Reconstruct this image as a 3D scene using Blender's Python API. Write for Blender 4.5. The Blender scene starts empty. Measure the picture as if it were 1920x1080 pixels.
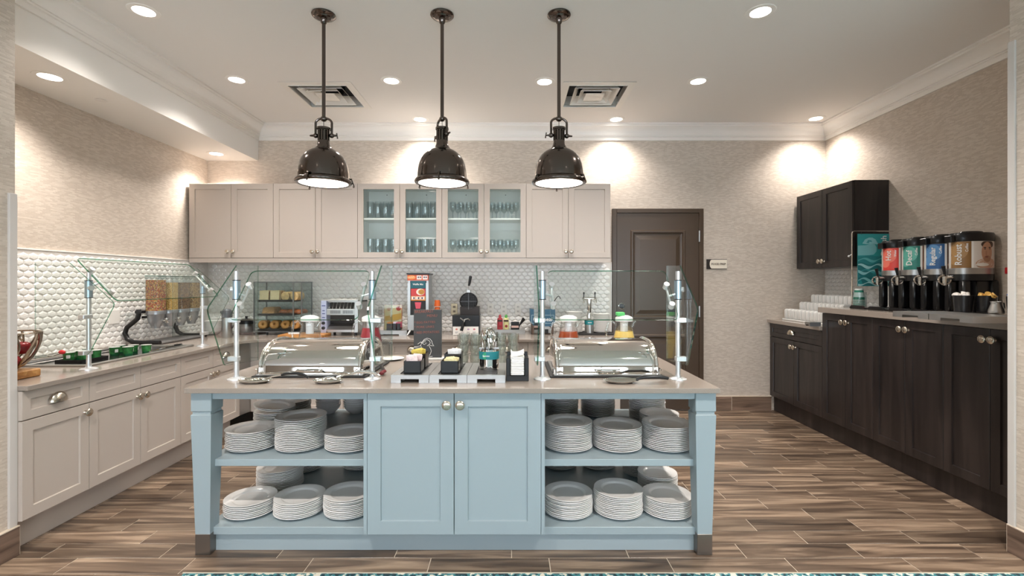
import bpy, bmesh, math, random
from mathutils import Vector, Matrix, Euler
random.seed(7)
S = bpy.context.scene
COL = S.collection
PI = math.pi
R = math.radians
F, HC, VX, VY = 900.0, 1.40, 960.0, 531.0      # focal length in px of the 1920 frame, eye height, vanishing point

# ------------------------------------------------------------------ camera, world, exposure
cam = bpy.data.objects.new('camera', bpy.data.cameras.new('camera'))
COL.objects.link(cam)
cam.location = (0, 0, HC)
cam.rotation_euler = (PI / 2, 0, 0)
cam.data.sensor_width = 36
cam.data.lens = F / 1920 * 36
cam.data.shift_y = -9 / 1920
cam.data.clip_start = 0.05
S.camera = cam
world = bpy.data.worlds.new('world')
S.world = world
world.use_nodes = True
_bg = world.node_tree.nodes['Background']
_bg.inputs[0].default_value = (0.80, 0.90, 1.0, 1)
_bg.inputs[1].default_value = 9.0
S.view_settings.view_transform = 'Standard'
S.view_settings.look = 'None'
S.view_settings.gamma = 1
S.view_settings.use_curve_mapping = False
S.view_settings.exposure = 0.24
S.cycles.max_bounces = 10
S.cycles.diffuse_bounces = 5
S.cycles.glossy_bounces = 5
S.cycles.transparent_max_bounces = 40
S.cycles.sample_clamp_indirect = 6
P_DOWN, P_PEND, P_ROOM, P_WALL = 30.0, 9.0, 150.0, 11.0
WARM = (1.0, 0.93, 0.86)

def wx(px, d): return (px - VX) * d / F
def hz(py, d): return HC - (py - VY) * d / F

# ------------------------------------------------------------------ materials
def lin(h):
    c = [int(h[i:i + 2], 16) / 255 for i in (0, 2, 4)]
    return tuple(x / 12.92 if x <= 0.04045 else ((x + 0.055) / 1.055) ** 2.4 for x in c) + (1,)
MATS = {}
def mat(name, col='808080', rough=0.5, metal=0.0, noise=0.0, nscale=20.0, bump=0.0, stretch=(1, 1, 1), emit=0.0, spec=0.5, rnd=0.0, coat=0.0, trans=0.0):
    if name in MATS: return MATS[name]
    m = bpy.data.materials.new(name); m.use_nodes = True
    nt = m.node_tree; b = nt.nodes['Principled BSDF']
    c = lin(col)
    b.inputs['Base Color'].default_value = c
    b.inputs['Roughness'].default_value = rough
    b.inputs['Metallic'].default_value = metal
    b.inputs['Specular IOR Level'].default_value = spec
    b.inputs['Coat Weight'].default_value = coat
    b.inputs['Transmission Weight'].default_value = trans
    if emit:
        b.inputs['Emission Color'].default_value = c
        b.inputs['Emission Strength'].default_value = emit
    if noise or bump or rnd:
        tc = nt.nodes.new('ShaderNodeTexCoord'); mp = nt.nodes.new('ShaderNodeMapping')
        mp.inputs['Scale'].default_value = stretch
        nt.links.new(tc.outputs['Object'], mp.inputs['Vector'])
        nz = nt.nodes.new('ShaderNodeTexNoise'); nz.inputs['Scale'].default_value = nscale; nz.inputs['Detail'].default_value = 5
        nt.links.new(mp.outputs[0], nz.inputs['Vector'])
        mx = nt.nodes.new('ShaderNodeMix'); mx.data_type = 'RGBA'; mx.blend_type = 'MULTIPLY'
        mx.inputs[0].default_value = 1
        mx.inputs[6].default_value = c
        rp = nt.nodes.new('ShaderNodeMapRange'); rp.inputs[1].default_value = 0.3; rp.inputs[2].default_value = 0.7
        rp.inputs[3].default_value = 1 - noise; rp.inputs[4].default_value = 1 + noise * 0.5
        nt.links.new(nz.outputs[0], rp.inputs[0])
        src = rp.outputs[0]
        if rnd:
            oi = nt.nodes.new('ShaderNodeObjectInfo'); r2 = nt.nodes.new('ShaderNodeMapRange')
            r2.inputs[3].default_value = 1 - rnd; r2.inputs[4].default_value = 1 + rnd
            nt.links.new(oi.outputs['Random'], r2.inputs[0])
            mu = nt.nodes.new('ShaderNodeMath'); mu.operation = 'MULTIPLY'
            nt.links.new(src, mu.inputs[0]); nt.links.new(r2.outputs[0], mu.inputs[1]); src = mu.outputs[0]
        nt.links.new(src, mx.inputs[7]); nt.links.new(mx.outputs[2], b.inputs['Base Color'])
        if bump:
            bp = nt.nodes.new('ShaderNodeBump'); bp.inputs['Strength'].default_value = bump; bp.inputs['Distance'].default_value = 0.002
            nt.links.new(nz.outputs[0], bp.inputs['Height']); nt.links.new(bp.outputs[0], b.inputs['Normal'])
    MATS[name] = m
    return m

def thin_glass(name, tint='eef5f3', ior=1.45, gain=1.0, add=0.0):
    if name in MATS: return MATS[name]
    m = bpy.data.materials.new(name); m.use_nodes = True
    nt = m.node_tree; nt.nodes.clear()
    out = nt.nodes.new('ShaderNodeOutputMaterial'); tr = nt.nodes.new('ShaderNodeBsdfTransparent'); gl = nt.nodes.new('ShaderNodeBsdfGlossy')
    gl.inputs['Roughness'].default_value = 0.01
    tr.inputs[0].default_value = lin(tint)
    lw = nt.nodes.new('ShaderNodeLayerWeight'); lw.inputs[0].default_value = 0.5
    pw = nt.nodes.new('ShaderNodeMath'); pw.operation = 'POWER'; pw.inputs[1].default_value = 5
    nt.links.new(lw.outputs['Facing'], pw.inputs[0])
    f0 = ((ior - 1) / (ior + 1)) ** 2
    ma = nt.nodes.new('ShaderNodeMath'); ma.operation = 'MULTIPLY_ADD'; ma.use_clamp = True
    ma.inputs[1].default_value = (1 - f0) * gain; ma.inputs[2].default_value = f0 * gain + add
    nt.links.new(pw.outputs[0], ma.inputs[0])
    mx = nt.nodes.new('ShaderNodeMixShader')
    nt.links.new(ma.outputs[0], mx.inputs[0]); nt.links.new(tr.outputs[0], mx.inputs[1]); nt.links.new(gl.outputs[0], mx.inputs[2])
    nt.links.new(mx.outputs[0], out.inputs[0])
    MATS[name] = m
    return m

def wallpaper(name, axes):
    """woven beige paper: short staggered dashes; axes picks which two object axes lie in the wall"""
    m = bpy.data.materials.new(name); m.use_nodes = True
    nt = m.node_tree; b = nt.nodes['Principled BSDF']; b.inputs['Roughness'].default_value = 0.42
    tc = nt.nodes.new('ShaderNodeTexCoord'); sp = nt.nodes.new('ShaderNodeSeparateXYZ'); cb = nt.nodes.new('ShaderNodeCombineXYZ')
    nt.links.new(tc.outputs['Object'], sp.inputs[0])
    nt.links.new(sp.outputs[axes[0]], cb.inputs[0]); nt.links.new(sp.outputs[axes[1]], cb.inputs[1])
    wob = nt.nodes.new('ShaderNodeTexNoise'); wob.inputs['Scale'].default_value = 16
    nt.links.new(cb.outputs[0], wob.inputs['Vector'])
    vm = nt.nodes.new('ShaderNodeVectorMath'); vm.operation = 'MULTIPLY_ADD'
    vm.inputs[1].default_value = (0.035, 0.011, 0)
    nt.links.new(wob.outputs['Color'], vm.inputs[0]); nt.links.new(cb.outputs[0], vm.inputs[2])
    br = nt.nodes.new('ShaderNodeTexBrick')
    br.inputs['Scale'].default_value = 1; br.inputs['Brick Width'].default_value = 0.036; br.inputs['Row Height'].default_value = 0.0095
    br.inputs['Mortar Size'].default_value = 0.0012; br.inputs['Mortar Smooth'].default_value = 0.6; br.inputs['Bias'].default_value = 0.2
    br.inputs['Color1'].default_value = lin('d6cbbf'); br.inputs['Color2'].default_value = lin('bfb2a5'); br.inputs['Mortar'].default_value = lin('cbbfb2')
    nt.links.new(vm.outputs[0], br.inputs['Vector'])
    nt.links.new(br.outputs['Color'], b.inputs['Base Color'])
    bp = nt.nodes.new('ShaderNodeBump'); bp.inputs['Strength'].default_value = 0.35; bp.inputs['Distance'].default_value = 0.002
    rgb = nt.nodes.new('ShaderNodeRGBToBW'); nt.links.new(br.outputs['Color'], rgb.inputs[0])
    ad = nt.nodes.new('ShaderNodeMath'); ad.operation = 'MULTIPLY_ADD'; ad.inputs[1].default_value = -1.0
    nt.links.new(br.outputs['Fac'], ad.inputs[0])
    mu = nt.nodes.new('ShaderNodeMath'); mu.operation = 'MULTIPLY'; mu.inputs[1].default_value = 6
    nt.links.new(rgb.outputs[0], mu.inputs[0]); nt.links.new(mu.outputs[0], ad.inputs[2])
    nt.links.new(ad.outputs[0], bp.inputs['Height']); nt.links.new(bp.outputs[0], b.inputs['Normal'])
    return m

def wood(name, c1, c2, c3, rough=0.35, along=0, scale=1.0, rnd=0.22, bump=0.12):
    """grain runs along the given object axis, every object gets its own stretch of it"""
    if name in MATS: return MATS[name]
    m = bpy.data.materials.new(name); m.use_nodes = True
    nt = m.node_tree; b = nt.nodes['Principled BSDF']; b.inputs['Roughness'].default_value = rough
    tc = nt.nodes.new('ShaderNodeTexCoord'); oi = nt.nodes.new('ShaderNodeObjectInfo')
    mp = nt.nodes.new('ShaderNodeMapping')
    st = [14 * scale] * 3; st[along] = 1.1 * scale
    mp.inputs['Scale'].default_value = st
    cb = nt.nodes.new('ShaderNodeCombineXYZ')
    for k, g in enumerate((57.0, 31.0, 83.0)):
        q = nt.nodes.new('ShaderNodeMath'); q.operation = 'MULTIPLY'; q.inputs[1].default_value = g
        nt.links.new(oi.outputs['Random'], q.inputs[0]); nt.links.new(q.outputs[0], cb.inputs[k])
    va = nt.nodes.new('ShaderNodeVectorMath'); va.operation = 'ADD'
    nt.links.new(tc.outputs['Object'], mp.inputs[0]); nt.links.new(mp.outputs[0], va.inputs[0]); nt.links.new(cb.outputs[0], va.inputs[1])
    nz = nt.nodes.new('ShaderNodeTexNoise'); nz.inputs['Scale'].default_value = 1.3; nz.inputs['Detail'].default_value = 7; nz.inputs['Distortion'].default_value = 0.9
    nt.links.new(va.outputs[0], nz.inputs['Vector'])
    rp = nt.nodes.new('ShaderNodeValToRGB')
    rp.color_ramp.elements[0].position = 0.3; rp.color_ramp.elements[0].color = lin(c1)
    rp.color_ramp.elements[1].position = 0.68; rp.color_ramp.elements[1].color = lin(c3)
    e = rp.color_ramp.elements.new(0.5); e.color = lin(c2)
    nt.links.new(nz.outputs[0], rp.inputs[0])
    mr = nt.nodes.new('ShaderNodeMapRange'); mr.inputs[3].default_value = 1 - rnd; mr.inputs[4].default_value = 1 + rnd
    nt.links.new(oi.outputs['Random'], mr.inputs[0])
    mx = nt.nodes.new('ShaderNodeMix'); mx.data_type = 'RGBA'; mx.blend_type = 'MULTIPLY'; mx.inputs[0].default_value = 1
    nt.links.new(rp.outputs[0], mx.inputs[6]); nt.links.new(mr.outputs[0], mx.inputs[7])
    nt.links.new(mx.outputs[2], b.inputs['Base Color'])
    bp = nt.nodes.new('ShaderNodeBump'); bp.inputs['Strength'].default_value = bump; bp.inputs['Distance'].default_value = 0.001
    nt.links.new(nz.outputs[0], bp.inputs['Height']); nt.links.new(bp.outputs[0], b.inputs['Normal'])
    MATS[name] = m
    return m

def cereal(name, cols, scale=90.0):
    m = bpy.data.materials.new(name); m.use_nodes = True
    nt = m.node_tree; b = nt.nodes['Principled BSDF']; b.inputs['Roughness'].default_value = 0.7
    tc = nt.nodes.new('ShaderNodeTexCoord'); vo = nt.nodes.new('ShaderNodeTexVoronoi'); vo.inputs['Scale'].default_value = scale
    nt.links.new(tc.outputs['Object'], vo.inputs['Vector'])
    rp = nt.nodes.new('ShaderNodeValToRGB'); rp.color_ramp.interpolation = 'CONSTANT'
    els = rp.color_ramp.elements
    els[0].position = 0; els[0].color = lin(cols[0]); els[1].position = 1 / len(cols); els[1].color = lin(cols[1])
    for i, c in enumerate(cols[2:], 2):
        e = els.new(i / len(cols)); e.color = lin(c)
    sp = nt.nodes.new('ShaderNodeSeparateColor'); nt.links.new(vo.outputs['Color'], sp.inputs[0])
    nt.links.new(sp.outputs[0], rp.inputs[0]); nt.links.new(rp.outputs[0], b.inputs['Base Color'])
    bp = nt.nodes.new('ShaderNodeBump'); bp.invert = True; bp.inputs['Strength'].default_value = 0.9; bp.inputs['Distance'].default_value = 0.006
    nt.links.new(vo.outputs['Distance'], bp.inputs['Height']); nt.links.new(bp.outputs[0], b.inputs['Normal'])
    return m

M_BLUE = mat('island_blue_paint', '97a5ab', 0.38)
M_GREIGE = mat('greige_cabinet_paint', 'bcb1a8', 0.42)
M_INNER = mat('cabinet_interior', 'f5f5f3', 0.5)
M_DARK = wood('espresso_stained_wood', '1c1717', '292322', '352d2b', 0.32, 2, 0.7, 0.06, 0.05)
M_TOP = mat('taupe_quartz', '978c83', 0.16, noise=0.12, nscale=260)
M_WHITE = mat('white_trim_paint', 'f1eeea', 0.4)
M_CEIL = mat('ceiling_paint', 'ebe8e5', 0.8)
M_DOOR = mat('dark_brown_door_paint', '4a3c30', 0.33)
M_TILE = mat('glazed_white_tile', 'eceae7', 0.14, rnd=0.03, nscale=3)
M_GROUT = mat('pale_grout', 'dcd8d3', 0.6)
M_FGROUT = mat('floor_grout', 'd2c4b2', 0.85)
M_PLANK = wood('wood_look_floor_tile', '3b2f27', '6c5a4b', '9d8874', 0.3, 0, 1.0, 0.30, 0.1)
M_CHROME = mat('polished_chrome', 'e8e6e2', 0.04, 1.0)
M_STEEL = mat('brushed_steel', 'b9b8b6', 0.36, 1.0, noise=0.10, nscale=60, stretch=(1, 30, 30))
M_NICKEL = mat('brushed_nickel', 'cfc6b8', 0.22, 1.0)
M_ALU = mat('satin_aluminium', 'dfe2e5', 0.3, 0.75)
M_BRONZE = mat('oil_rubbed_bronze', '675e59', 0.14, 1.0)
M_BLACK = mat('black_plastic', '131315', 0.28)
M_BMATTE = mat('matt_black', '1b1a1b', 0.6)
M_PORC = mat('white_porcelain', 'f0eeec', 0.15)
M_WPLAS = mat('white_plastic', 'e9e9e7', 0.35)
M_GLASS = thin_glass('clear_pane_glass', 'fafdfc', 1.45, 0.8)
M_TUMB = thin_glass('drinking_glass', 'f6f9fa', 1.5, 1.3, 0.06)
M_PLEX = thin_glass('clear_acrylic', 'f0f4f4', 1.4, 0.8)
M_EDGE = thin_glass('green_glass_edge', '67ab90', 1.5, 1.0, 0.10)
M_EDGEL = thin_glass('pale_glass_edge', 'cfe2da', 1.5, 1.0, 0.12)
M_EDGEG = thin_glass('bright_green_glass_edge', '3f9f78', 1.5, 1.0, 0.12)
M_CLEAR = thin_glass('thick_clear_glass', 'f8fbfa', 1.5, 1.6, 0.10)
M_JUG = thin_glass('jug_glass', 'fbfcfc', 1.45, 1.0, 0.015)
M_LAMP = mat('lit_lamp_lens', 'fff6ea', 0.5, emit=9.0)
M_WOOD = wood('maple_board', '9a6436', 'bd8549', 'd3a062', 0.45, 0, 1.2)
M_PAPER = mat('white_paper', 'f3f1ee', 0.8)
M_WPX = wallpaper('beige_wallpaper_xz', (0, 2))
M_WPY = wallpaper('beige_wallpaper_yz', (1, 2))

# ------------------------------------------------------------------ mesh builder
ORG = {}
class MB:
    def __init__(s): s.v = []; s.f = []; s.m = []; s.k = 0
    def add(s, vs, fs, M=None):
        n = len(s.v)
        s.v += [tuple(M @ Vector(p)) if M else tuple(p) for p in vs]
        s.f += [tuple(i + n for i in f) for f in fs]; s.m += [s.k] * len(fs)
        return s
    def box(s, x0, y0, z0, x1, y1, z1, M=None):
        vs = [(x, y, z) for x in (x0, x1) for y in (y0, y1) for z in (z0, z1)]
        return s.add(vs, [(0, 1, 3, 2), (4, 6, 7, 5), (0, 4, 5, 1), (2, 3, 7, 6), (0, 2, 6, 4), (1, 5, 7, 3)], M)
    def cbox(s, x0, y0, z0, x1, y1, z1, c=0.004, M=None):
        lo, hi = (x0, y0, z0), (x1, y1, z1)
        ix = {}; vs = []
        for sx in (0, 1):
            for sy in (0, 1):
                for sz in (0, 1):
                    sg = (sx, sy, sz)
                    for a in range(3):
                        p = [(hi[i] if sg[i] else lo[i]) + (0 if i == a else (-c if sg[i] else c)) for i in range(3)]
                        ix[sg + (a,)] = len(vs); vs.append(p)
        fs = []
        for a in range(3):
            b, d = (a + 1) % 3, (a + 2) % 3
            def g(sa, sb, sd, keep):
                q = [0, 0, 0]; q[a] = sa; q[b] = sb; q[d] = sd
                return ix[tuple(q) + (keep,)]
            for sa in (0, 1): fs.append((g(sa, 0, 0, a), g(sa, 1, 0, a), g(sa, 1, 1, a), g(sa, 0, 1, a)))
            for sb in (0, 1):
                for sd in (0, 1): fs.append((g(0, sb, sd, b), g(1, sb, sd, b), g(1, sb, sd, d), g(0, sb, sd, d)))
        for sx in (0, 1):
            for sy in (0, 1):
                for sz in (0, 1): fs.append(tuple(ix[(sx, sy, sz, a)] for a in range(3)))
        return s.add(vs, fs, M)
    def lathe(s, prof, n=24, M=None, c=(0, 0, 0), sx=1, sy=1, closed=False):
        """(r, z) profile turned about z; ends are capped unless their radius is 0 or the profile is a closed loop"""
        vs = []; fs = []; rings = []
        for r, z in prof:
            if r < 1e-6: rings.append([len(vs)]); vs.append((c[0], c[1], c[2] + z))
            else:
                rings.append(list(range(len(vs), len(vs) + n)))
                vs += [(c[0] + r * sx * math.cos(2 * PI * i / n), c[1] + r * sy * math.sin(2 * PI * i / n), c[2] + z) for i in range(n)]
        pr = list(zip(rings, rings[1:])) + ([(rings[-1], rings[0])] if closed else [])
        for a, b in pr:
            for i in range(n):
                j = (i + 1) % n
                if len(a) == 1 and len(b) == 1: continue
                if len(a) == 1: fs.append((a[0], b[i], b[j]))
                elif len(b) == 1: fs.append((a[i], b[0], a[j]))
                else: fs.append((a[i], a[j], b[j], b[i]))
        if not closed:
            if len(rings[0]) > 1: fs.append(tuple(rings[0][::-1]))
            if len(rings[-1]) > 1: fs.append(tuple(rings[-1]))
        return s.add(vs, fs, M)
    def cyl(s, p, q, r, r2=None, n=16):
        return s.tube([p, q], [r, r if r2 is None else r2], n)
    def tube(s, pts, r, n=10, closed=False):
        pts = [Vector(p) for p in pts]; L = len(pts)
        rr = r if isinstance(r, (list, tuple)) else [r] * L
        vs = []; fs = []; up = None
        for i, p in enumerate(pts):
            if closed: t = pts[(i + 1) % L] - pts[i - 1]
            else: t = pts[min(i + 1, L - 1)] - pts[max(i - 1, 0)]
            t.normalize()
            if up is None: up = Vector((0, 0, 1)) if abs(t.z) < 0.9 else Vector((1, 0, 0))
            u = t.cross(up)
            if u.length < 1e-5: u = t.cross(Vector((0.3, 1, 0.2)))
            u.normalize(); w = u.cross(t); up = w
            vs += [p + (u * math.cos(2 * PI * k / n) + w * math.sin(2 * PI * k / n)) * rr[i] for k in range(n)]
        for i in range(L if closed else L - 1):
            a = i * n; b = ((i + 1) % L) * n
            fs += [(a + k, a + (k + 1) % n, b + (k + 1) % n, b + k) for k in range(n)]
        if not closed: fs += [tuple(range(n)), tuple(range((L - 1) * n, L * n))]
        return s.add(vs, fs)
    def prism(s, poly, O, U, V, t, edge=None, c=0.5):
        """polygon in the plane O,U,V given a thickness t along U x V"""
        O, U, V = Vector(O), Vector(U).normalized(), Vector(V).normalized(); N = U.cross(V)
        n = len(poly)
        vs = [O + U * a + V * b - N * t * c for a, b in poly] + [O + U * a + V * b + N * t * (1 - c) for a, b in poly]
        s.add(vs, [tuple(range(n))[::-1], tuple(range(n, 2 * n))])
        k0 = s.k
        if edge is not None: s.k = edge
        s.f += [tuple(len(s.v) - 2 * n + q for q in (i, (i + 1) % n, n + (i + 1) % n, n + i)) for i in range(n)]; s.m += [s.k] * n
        s.k = k0
        return s
    def ball(s, c, r, n=16, m=10, M=None):
        if not isinstance(r, (tuple, list)): r = (r, r, r)
        pr = [(math.sin(PI * i / m), -math.cos(PI * i / m)) for i in range(m + 1)]
        pr[0] = (0, -1); pr[-1] = (0, 1)
        T = Matrix.Translation(c) @ (M or Matrix()) @ Matrix.Diagonal((r[0], r[1], r[2], 1))
        return s.lathe(pr, n, T)
    def torus(s, c, Rr, r, n=24, m=8, M=None, sx=1, sy=1):
        pr = [(Rr + r * math.cos(2 * PI * k / m), r * math.sin(2 * PI * k / m)) for k in range(m)]
        return s.lathe(pr, n, Matrix.Translation(c) @ (M or Matrix()), sx=sx, sy=sy, closed=True)
    def build(s, name, m, parent=None, smooth=35, world=True):
        me = bpy.data.meshes.new(name)
        o = ORG.get(parent, Vector((0, 0, 0))) if world else Vector((0, 0, 0))
        me.from_pydata([Vector(p) - o for p in s.v], [], s.f)
        for q in (m if isinstance(m, (list, tuple)) else [m]): me.materials.append(q)
        if isinstance(m, (list, tuple)): me.polygons.foreach_set('material_index', s.m)
        bm = bmesh.new(); bm.from_mesh(me); bmesh.ops.recalc_face_normals(bm, faces=bm.faces); bm.to_mesh(me); bm.free()
        if smooth:
            me.polygons.foreach_set('use_smooth', [True] * len(me.polygons)); me.set_sharp_from_angle(angle=R(smooth))
        ob = bpy.data.objects.new(name, me); COL.objects.link(ob)
        if parent is not None: ob.parent = parent; ORG[ob] = o
        return ob

def tag(o, label, cat, group=None):
    o['label'] = label; o['category'] = cat
    if group: o['group'] = group
    return o
def thing(name, label, cat, loc=(0, 0, 0), rz=0, group=None):
    o = bpy.data.objects.new(name, None); COL.objects.link(o); o.empty_display_size = 0.05
    o.location = loc; o.rotation_euler = (0, 0, rz); ORG[o] = Vector(loc)
    return tag(o, label, cat, group)
def struct(o): o['kind'] = 'structure'; return o
def stuff(o): o['kind'] = 'stuff'; return o
def copy_tree(o, parent=None):
    c = o.copy(); COL.objects.link(c)
    if parent is not None: c.parent = parent
    for ch in list(o.children): copy_tree(ch, c)
    return c
class Kind:
    def __init__(s, fn): s.fn = fn; s.o = None
    def put(s, loc, label, rot=(0, 0, 0), scale=(1, 1, 1), group=None):
        if s.o is None: o = s.o = s.fn()
        else: o = copy_tree(s.o)
        o.location = loc; o.rotation_euler = rot; o.scale = scale; o['label'] = label
        if group: o['group'] = group
        elif 'group' in o: del o['group']
        return o
def text(body, size, m, parent, loc, rot, align='CENTER', name='lettering', depth=0.0006, sx=1.0, bold=0.0):
    cu = bpy.data.curves.new('t', 'FONT'); cu.body = body; cu.size = size; cu.align_x = align; cu.align_y = 'CENTER'
    cu.extrude = depth; cu.resolution_u = 2; cu.offset = bold
    ob = bpy.data.objects.new('t', cu); COL.objects.link(ob)
    dg = bpy.context.evaluated_depsgraph_get(); dg.update()
    me = bpy.data.meshes.new_from_object(ob.evaluated_get(dg)); bpy.data.objects.remove(ob); bpy.data.curves.remove(cu)
    me.materials.clear(); me.materials.append(m)
    o = bpy.data.objects.new(name, me); COL.objects.link(o)
    if parent is not None: o.parent = parent
    o.location = Vector(loc) - ORG.get(parent, Vector((0, 0, 0))); o.rotation_euler = rot; o.scale = (sx, 1, 1)
    return o
def rrect(w, h, r, n=4):
    out = []
    for cx, cy, a in ((w - r, r, -90), (w - r, h - r, 0), (r, h - r, 90), (r, r, 180)):
        out += [(cx + r * math.cos(R(a + 90 * i / n)), cy + r * math.sin(R(a + 90 * i / n))) for i in range(n + 1)]
    return out
def ring_pts(cx, cy, r, n=20, ry=None): return [(cx + r * math.cos(2 * PI * i / n), cy + (ry or r) * math.sin(2 * PI * i / n)) for i in range(n)]
ORD = ['zeroth', 'first', 'second', 'third', 'fourth', 'fifth', 'sixth', 'seventh', 'eighth', 'ninth', 'tenth', 'eleventh', 'twelfth', 'thirteenth', 'fourteenth', 'fifteenth', 'sixteenth', 'seventeenth', 'eighteenth', 'nineteenth', 'twentieth']

# ================================================================== the room
WL, WR, WB, CZ = -3.36, 3.463, 5.30, 3.13
# floor: grout bed + individual wood-look tiles
floor = struct(MB().box(-7, -6, -0.12, 7, 5.45, -0.0025).build('floor', M_FGROUT, smooth=0))
pk_cache = {}
def plank_mesh(L):
    key = round(L, 2)
    if key not in pk_cache:
        ob = MB().cbox(0, 0, -0.009, L, 0.1303, 0, 0.0010).build('plank', M_PLANK, smooth=0)
        pk_cache[key] = ob.data; bpy.data.objects.remove(ob)
    return pk_cache[key]
far = MB()
n_pl = 0
for k in range(-60, 22):
    y0 = 2.449 + k * 0.1345
    ph = (0.0, 0.395, 0.19)[k % 3]
    for j in range(-12, 13):
        x0, x1 = j * 0.6 + ph, j * 0.6 + ph + 0.5958
        if k < -1:
            if y0 < -5.9: continue
            far.box(x0, y0, -0.009, x1, y0 + 0.1303, 0); continue
        lo, hi = (-2.68, 2.92) if y0 > 2.36 else (-2.56, 2.6)
        if y0 > 4.70: lo = 0.95
        x0, x1 = max(x0, lo), min(x1, hi)
        if x1 - x0 < 0.03: continue
        if y0 > 2.55 and y0 < 3.4 and x0 > -1.5 and x1 < 0.95: continue
        o = bpy.data.objects.new('plank', plank_mesh(x1 - x0)); COL.objects.link(o); o.parent = floor
        o.location = (x0, y0, random.uniform(-0.0004, 0.0)); n_pl += 1
stuff(far.build('plank_field', M_PLANK, floor, smooth=0))

struct(MB().box(-3.6, WB, 0, 3.7, 5.45, CZ).build('wall_back', M_WPX, smooth=0))
wall_left = struct(MB().box(-3.6, 2.40, 0, WL, WB, CZ).build('wall_left', M_WPY, smooth=0))
struct(MB().box(WR, 2.40, 0, 3.7, WB, CZ).build('wall_right', M_WPY, smooth=0))
wwl = struct(MB().box(-7, 2.15, 0, -2.563, 2.475, CZ).build('wall_left_wing', M_WPY, smooth=0))
wwr = struct(MB().box(2.597, 2.15, 0, 7, 2.505, CZ).build('wall_right_wing', M_WPY, smooth=0))
struct(MB().box(-7.2, -6, 0, -7, 2.475, CZ).build('wall_dining_left', M_WPY, smooth=0))
struct(MB().box(7, -6, 0, 7.2, 2.505, CZ).build('wall_dining_right', M_WPY, smooth=0))
fw = MB()
for x0, x1 in ((-7, -5.6), (-3.2, -2.4), (0, 0.8), (3.2, 4.0), (6.4, 7)): fw.box(x0, -6.2, 0, x1, -6, CZ)
for x0, x1 in ((-5.6, -3.2), (-2.4, 0), (0.8, 3.2), (4.0, 6.4)):
    fw.box(x0, -6.2, 0, x1, -6, 0.5); fw.box(x0, -6.2, 2.2, x1, -6, CZ)
struct(fw.build('wall_front', M_WPX, smooth=0))
for i, (x0, x1) in enumerate(((-5.6, -3.2), (-2.4, 0), (0.8, 3.2), (4.0, 6.4))):
    b = MB()
    for a0, a1 in ((x0, x0 + 0.06), (x1 - 0.06, x1), ((x0 + x1) / 2 - 0.03, (x0 + x1) / 2 + 0.03)): b.box(a0, -6.14, 0.5, a1, -6.06, 2.2)
    b.box(x0, -6.14, 0.5, x1, -6.06, 0.56); b.box(x0, -6.14, 2.14, x1, -6.06, 2.2)
    struct(b.build('window_%d' % (i + 1), M_WHITE, smooth=0))
# ceiling with two square openings for the air diffusers
VY0, VY1 = 4.17, 4.70
V1, V2 = (-1.985, -1.415), (0.475, 1.035)
cb = MB()
cb.box(-7.2, -6.2, CZ, 7.2, VY0, 3.4).box(-7.2, VY1, CZ, 7.2, 5.5, 3.4)
for x0, x1 in ((-7.2, V1[0]), (V1[1], V2[0]), (V2[1], 7.2)): cb.box(x0, VY0, CZ, x1, VY1, 3.4)
struct(cb.build('ceiling', M_CEIL, smooth=0))
SX, SZ = -2.80, 2.75
sof = struct(MB().box(-3.6, 2.475, SZ, SX, WB, CZ).build('ceiling_soffit', M_WHITE, smooth=0))
# crown moulding, mitred: soffit face, back wall, right wall
prof = [(0, 0), (0.135, 0), (0.135, -0.014), (0.122, -0.018), (0.118, -0.030), (0.100, -0.034), (0.080, -0.044), (0.062, -0.060), (0.048, -0.080), (0.040, -0.100),
        (0.040, -0.108), (0.030, -0.110), (0.028, -0.120), (0.018, -0.124), (0.016, -0.158), (0, -0.158)]
def crown(name, pts):
    b = MB(); n = len(prof); vs = []
    for P in pts: vs += [P(o, dz) for o, dz in prof]
    fs = [(i, (i + 1) % n, n + (i + 1) % n, n + i) for i in range(n)] + [tuple(range(n)), tuple(range(n, 2 * n))]
    b.add(vs, fs); return struct(b.build(name, M_WHITE, smooth=50))
crown('trim_1', [lambda o, z: (SX + o, 2.2, CZ + z), lambda o, z: (SX + o, WB - o, CZ + z)])
crown('trim_2', [lambda o, z: (SX + o, WB - o, CZ + z), lambda o, z: (WR - o, WB - o, CZ + z)])
crown('trim_3', [lambda o, z: (WR - o, WB - o, CZ + z), lambda o, z: (WR - o, 2.505, CZ + z)])
for o in (wwl, wwr):                                              # the paper's pattern follows each face
    o.data.materials.append(M_WPX)
    for p in o.data.polygons:
        if abs(p.normal[1]) > .9: p.material_index = 1
# corner guards on the wing walls, tile baseboards
M_GUARD = mat('grey_corner_guard', 'cdc8c4', 0.4)
struct(MB().cbox(-2.567, 2.438, 0.147, -2.552, 2.4785, 1.86, 0.002).build('trim_4', M_GUARD))
struct(MB().cbox(2.588, 2.472, 0.14, 2.601, 2.509, 2.655, 0.002).build('trim_5', M_GUARD))
M_BASE = wood('baseboard_tile', '4d3d33', '766152', '93796a', 0.35, 0, 1.0, 0.15)
M_BASEY = wood('baseboard_tile_side', '4d3d33', '6f5c50', '8a7365', 0.35, 1, 1.0, 0.15)
def base(name, m, boxes, cap):
    o = struct(MB().box(*cap).build(name, M_FGROUT, smooth=0))
    for q in boxes: MB().cbox(*q, 0.0015).build('tile', m, o, smooth=0)
xs = [2.105, 2.42, 2.86]
base('baseboard_back', M_BASE, [(a + .0015, 5.285, 0, b - .0015, 5.302, 0.152) for a, b in zip(xs, xs[1:])], (2.105, 5.286, 0, 2.86, 5.302, 0.156))
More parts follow.
